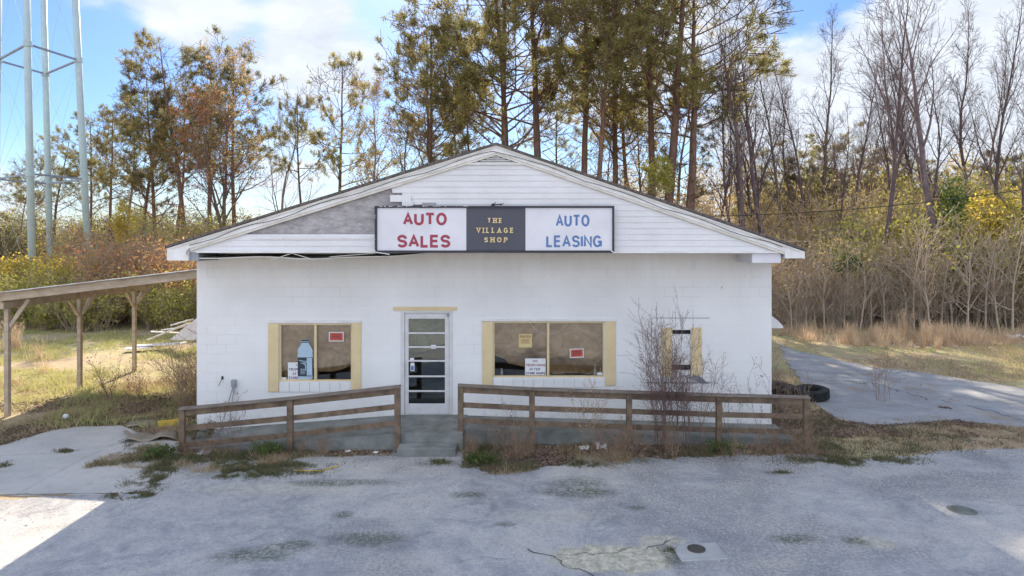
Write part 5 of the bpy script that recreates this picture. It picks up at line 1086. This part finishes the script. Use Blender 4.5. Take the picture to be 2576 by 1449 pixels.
# ------------------------------------------------------------------ loose things on the ground
def tyre(x, y, z, r1, hgt, label, tilt=(0, 0)):
    t_ = empty('tyre', (x, y, z), label, 'tyre', 'old tyres beside the shop'); pr_ = []
    for i in range(25):
        a = 2*math.pi*i/24; c, s_ = math.cos(a), math.sin(a); c = abs(c)**.6*(1 if c > 0 else -1); s_ = abs(s_)**.6*(1 if s_ > 0 else -1); pr_.append((r1*.76+c*r1*.24, hgt/2+s_*hgt/2))
    o = MB().lathe(pr_, 0, 0, 48).build('casing', M['rubber'], None, smooth=True); o.parent = t_
    tr_ = MB()
    for i in range(40):
        a = i*math.pi/20; tr_.bar((math.cos(a)*r1*.99, math.sin(a)*r1*.99, hgt*.12), (math.cos(a+.06)*r1*.99, math.sin(a+.06)*r1*.99, hgt*.88), .03, .05, (math.cos(a), math.sin(a), 0))
    o = tr_.build('tread', M['rubber'], None); o.parent = t_; t_.rotation_euler = (R(tilt[0]), R(tilt[1]), 0)
tyre(6.95, 17.7, .02, .42, .26, 'black old tyre lying nearest to the side wall'); tyre(7.6, 17.35, .02, .42, .27, 'black old tyre lying flat on the side driveway', (3, -4))
# collapsed white boards behind the carport
pile = [((-13.9, 25.2, .12), (-12.0, 25.0, .25), .35, .05, 0), ((-13.6, 25.6, .3), (-12.1, 25.4, .9), .3, .04, 1), ((-13.3, 26.0, .6), (-12.4, 25.8, .75), .25, .04, 2), ((-13.7, 25.9, .55), (-12.6, 26.2, .45), .2, .03, 3), ((-12.9, 26.0, .8), (-12.2, 25.9, 1.0), .4, .04, 4), ((-14.1, 24.9, .06), (-13.2, 25.1, .1), .5, .03, 5)]
dl = ['lowest long white board of the debris pile', 'slanting white board leaning on the debris pile', 'short white board near the top of the debris pile', 'narrow white board poking left from the debris pile', 'topmost white board of the debris pile', 'flat white board at the left foot of the debris pile']
for (a, b_, w_, h_, i) in pile: tag(MB().bar(a, b_, w_, h_).build('debris_board', M['white'], None, .004), dl[i], 'board', 'white boards in the debris pile')
pn_ = MB(); pn_.prism([(-12.35, .42), (-11.2, .42), (-11.2, 1.28), (-11.35, 1.22), (-11.8, .88)], 24.6, 24.66)
for i in range(4): pn_.box(-12.1+.25*i, -12.08+.25*i, 24.59, 24.6, .44, .56+.2*i)
tag(pn_.build('fallen_wall_panel', M['signwhite'], None), 'fallen white wall panel leaning beside the left wall of the shop', 'wall panel')
# sheets and plank on the drive by the left railing
def curled(name, pts4, z, amp, mat, label, cat):
    a, b_, c, d = [Vector((*p, z)) for p in pts4]; n = 14; vs = []; fs = []
    for i in range(n+1):
        for j in range(5):
            p = a.lerp(b_, i/n).lerp(d.lerp(c, i/n), j/4); p.z += amp*(math.sin(i*.75)+1)*(1-j/5)*.5+.01; vs.append(tuple(p))
    for i in range(n):
        for j in range(4): q = i*5+j; fs.append((q, q+5, q+6, q+1))
    o = MB().add(vs, fs).build(name, mat, None, smooth=True); m_ = o.modifiers.new('s', 'SOLIDIFY'); m_.thickness = .012; return tag(o, label, cat)
M['plysheet'] = simple('weathered_plywood', (.30, .26, .20), (.20, .17, .13), 4, .9, .2, .3, 30)
curled('plywood_sheet', [G(295, 1118), G(447, 1108), G(440, 1083), G(340, 1094)], .01, .09, M['plysheet'], 'warped weathered plywood sheet on the drive by the left railing', 'plywood')
curled('plywood_sheet', [G(318, 1078), G(440, 1066), G(430, 1052), G(330, 1060)], .01, .03, M['plysheet'], 'flat grey board behind the warped plywood sheet', 'plywood')
p0 = G(398, 1078); p1 = G(472, 1072); tag(MB().bar((*p0, .09), (*p1, .11), .06, .14).build('yellow_plank', M['yplank'], None, .005), 'yellow painted plank lying behind the first post of the left railing', 'plank')
p0 = G(315, 1090); p1 = G(338, 1108); tag(MB().bar((*p0, .05), (*p1, .04), .07, .03).build('short_batten', M['plysheet'], None, .004), 'short pale batten beside the warped plywood sheet', 'batten')
p0 = G(740, 1186); p1 = G(805, 1188); p2 = G(850, 1175); tag(MB().tube([(*p0, .02), (*p1, .02), (*p2, .02)], .01, 6).build('yellow_strip', M['yplank'], None), 'thin yellow strip lying on the lot before the left ramp', 'strip')
def crumple(name, px_, py_, s, mat, label, cat, seed, z=.03, flat=.5):
    x, y = G(px_, py_); o = None; r = random.Random(seed); vs = []; fs = []; n = 7
    for i in range(n+1):
        for j in range(n+1): vs.append((x+(i/n-.5)*s*r.uniform(.7, 1.2), y+(j/n-.5)*s*r.uniform(.7, 1.2), z+abs(r.gauss(0, s*.22*flat))))
    for i in range(n):
        for j in range(n): q = i*(n+1)+j; fs.append((q, q+n+1, q+n+2, q+1))
    return tag(MB().add(vs, fs).build(name, mat, None), label, cat)
crumple('paper_litter', 1470, 1135, .17, M['paperwhite'], 'crumpled white paper on the leaves, left one of the two under the rail', 'litter', 1, .05)
crumple('paper_litter', 1514, 1136, .20, M['paperwhite'], 'larger crumpled white paper lying right of its neighbour on the leaves', 'litter', 2, .06, .9)
crumple('paper_litter', 1181, 1150, .12, M['paperwhite'], 'small white litter scrap right of the concrete step', 'litter', 3)
crumple('paper_litter', 1777, 1119, .14, M['paperwhite'], 'flat white litter scrap near the fourth long railing post', 'litter', 4, .03, .2)
crumple('paper_litter', 1005-60, 1146-4, .10, M['paperwhite'], 'white litter scrap before the left ramp near the door', 'litter', 5, .03, .3)
crumple('paper_litter', 915-40, 1139, .10, M['paperwhite'], 'white litter scrap at the ramp foot left of the door', 'litter', 6, .03, .3)
crumple('pink_litter', 1200, 1112, .10, simple('pink_plastic', (.6, .06, .12)), 'pink plastic scrap among stalks right of the step', 'litter', 7, .12)
x, y = G(165, 1056); tag(MB().lathe([(0, 0), (.05, .01), (.07, .06), (.05, .12), (0, .13)], x, y, 16).build('pale_ball', M['paperwhite'], None, smooth=True), 'small pale ball in the shaded grass by the drive', 'ball')
x, y = G(512, 1152); tag(crumple('pale_stone', 512, 1150, .2, M['stone'], 'pale angular stone in weeds before the left railing', 'stone', 9, .05, .8))
crumple('white_litter', 2555, 856, .6, M['paperwhite'], 'white plastic heap at the far right field edge', 'litter', 10, .1)
# utility covers
sl_ = empty('utility_cover', (*G(1757, 1386), 0), 'round iron cover set in a pale square concrete collar', 'utility cover')
q4 = [G(1688, 1374), G(1800, 1368), G(1832, 1408), G(1715, 1414)]
MB().slab([q4[3], q4[2], q4[1], q4[0]], -.02, .022).build('concrete_collar', M['concslab'], sl_, .008)
xc, yc = G(1752, 1386); 
def lid(xc, yc, r_, z, parent):
    mb = MB().lathe([(0, z+.012), (r_*.86, z+.012), (r_*.88, z+.006), (r_*.92, z+.006), (r_*.94, z+.016), (r_, z+.014), (r_, z-.01)], xc, yc, 32)
    for i in range(-3, 4): hw = math.sqrt(max(0, (r_*.8)**2-(i*r_*.22)**2)); mb.box(xc-hw, xc+hw, yc+i*r_*.22-.008, yc+i*r_*.22+.008, z+.0125, z+.017)
    return mb.build('iron_lid', M['iron'] if r_ < .15 else M['conc'], parent)
lid(xc, yc, .115, .024, sl_)
xc, yc = G(2420, 1284); s2_ = empty('utility_cover', (xc, yc, 0), 'round iron cover flush in the asphalt near right edge', 'utility cover'); lid(xc, yc, .15, .006, s2_)
MB().lathe([(.151, .010), (.19, .0065), (.20, .004)], xc, yc, 32).build('concrete_collar', M['conc'], s2_)
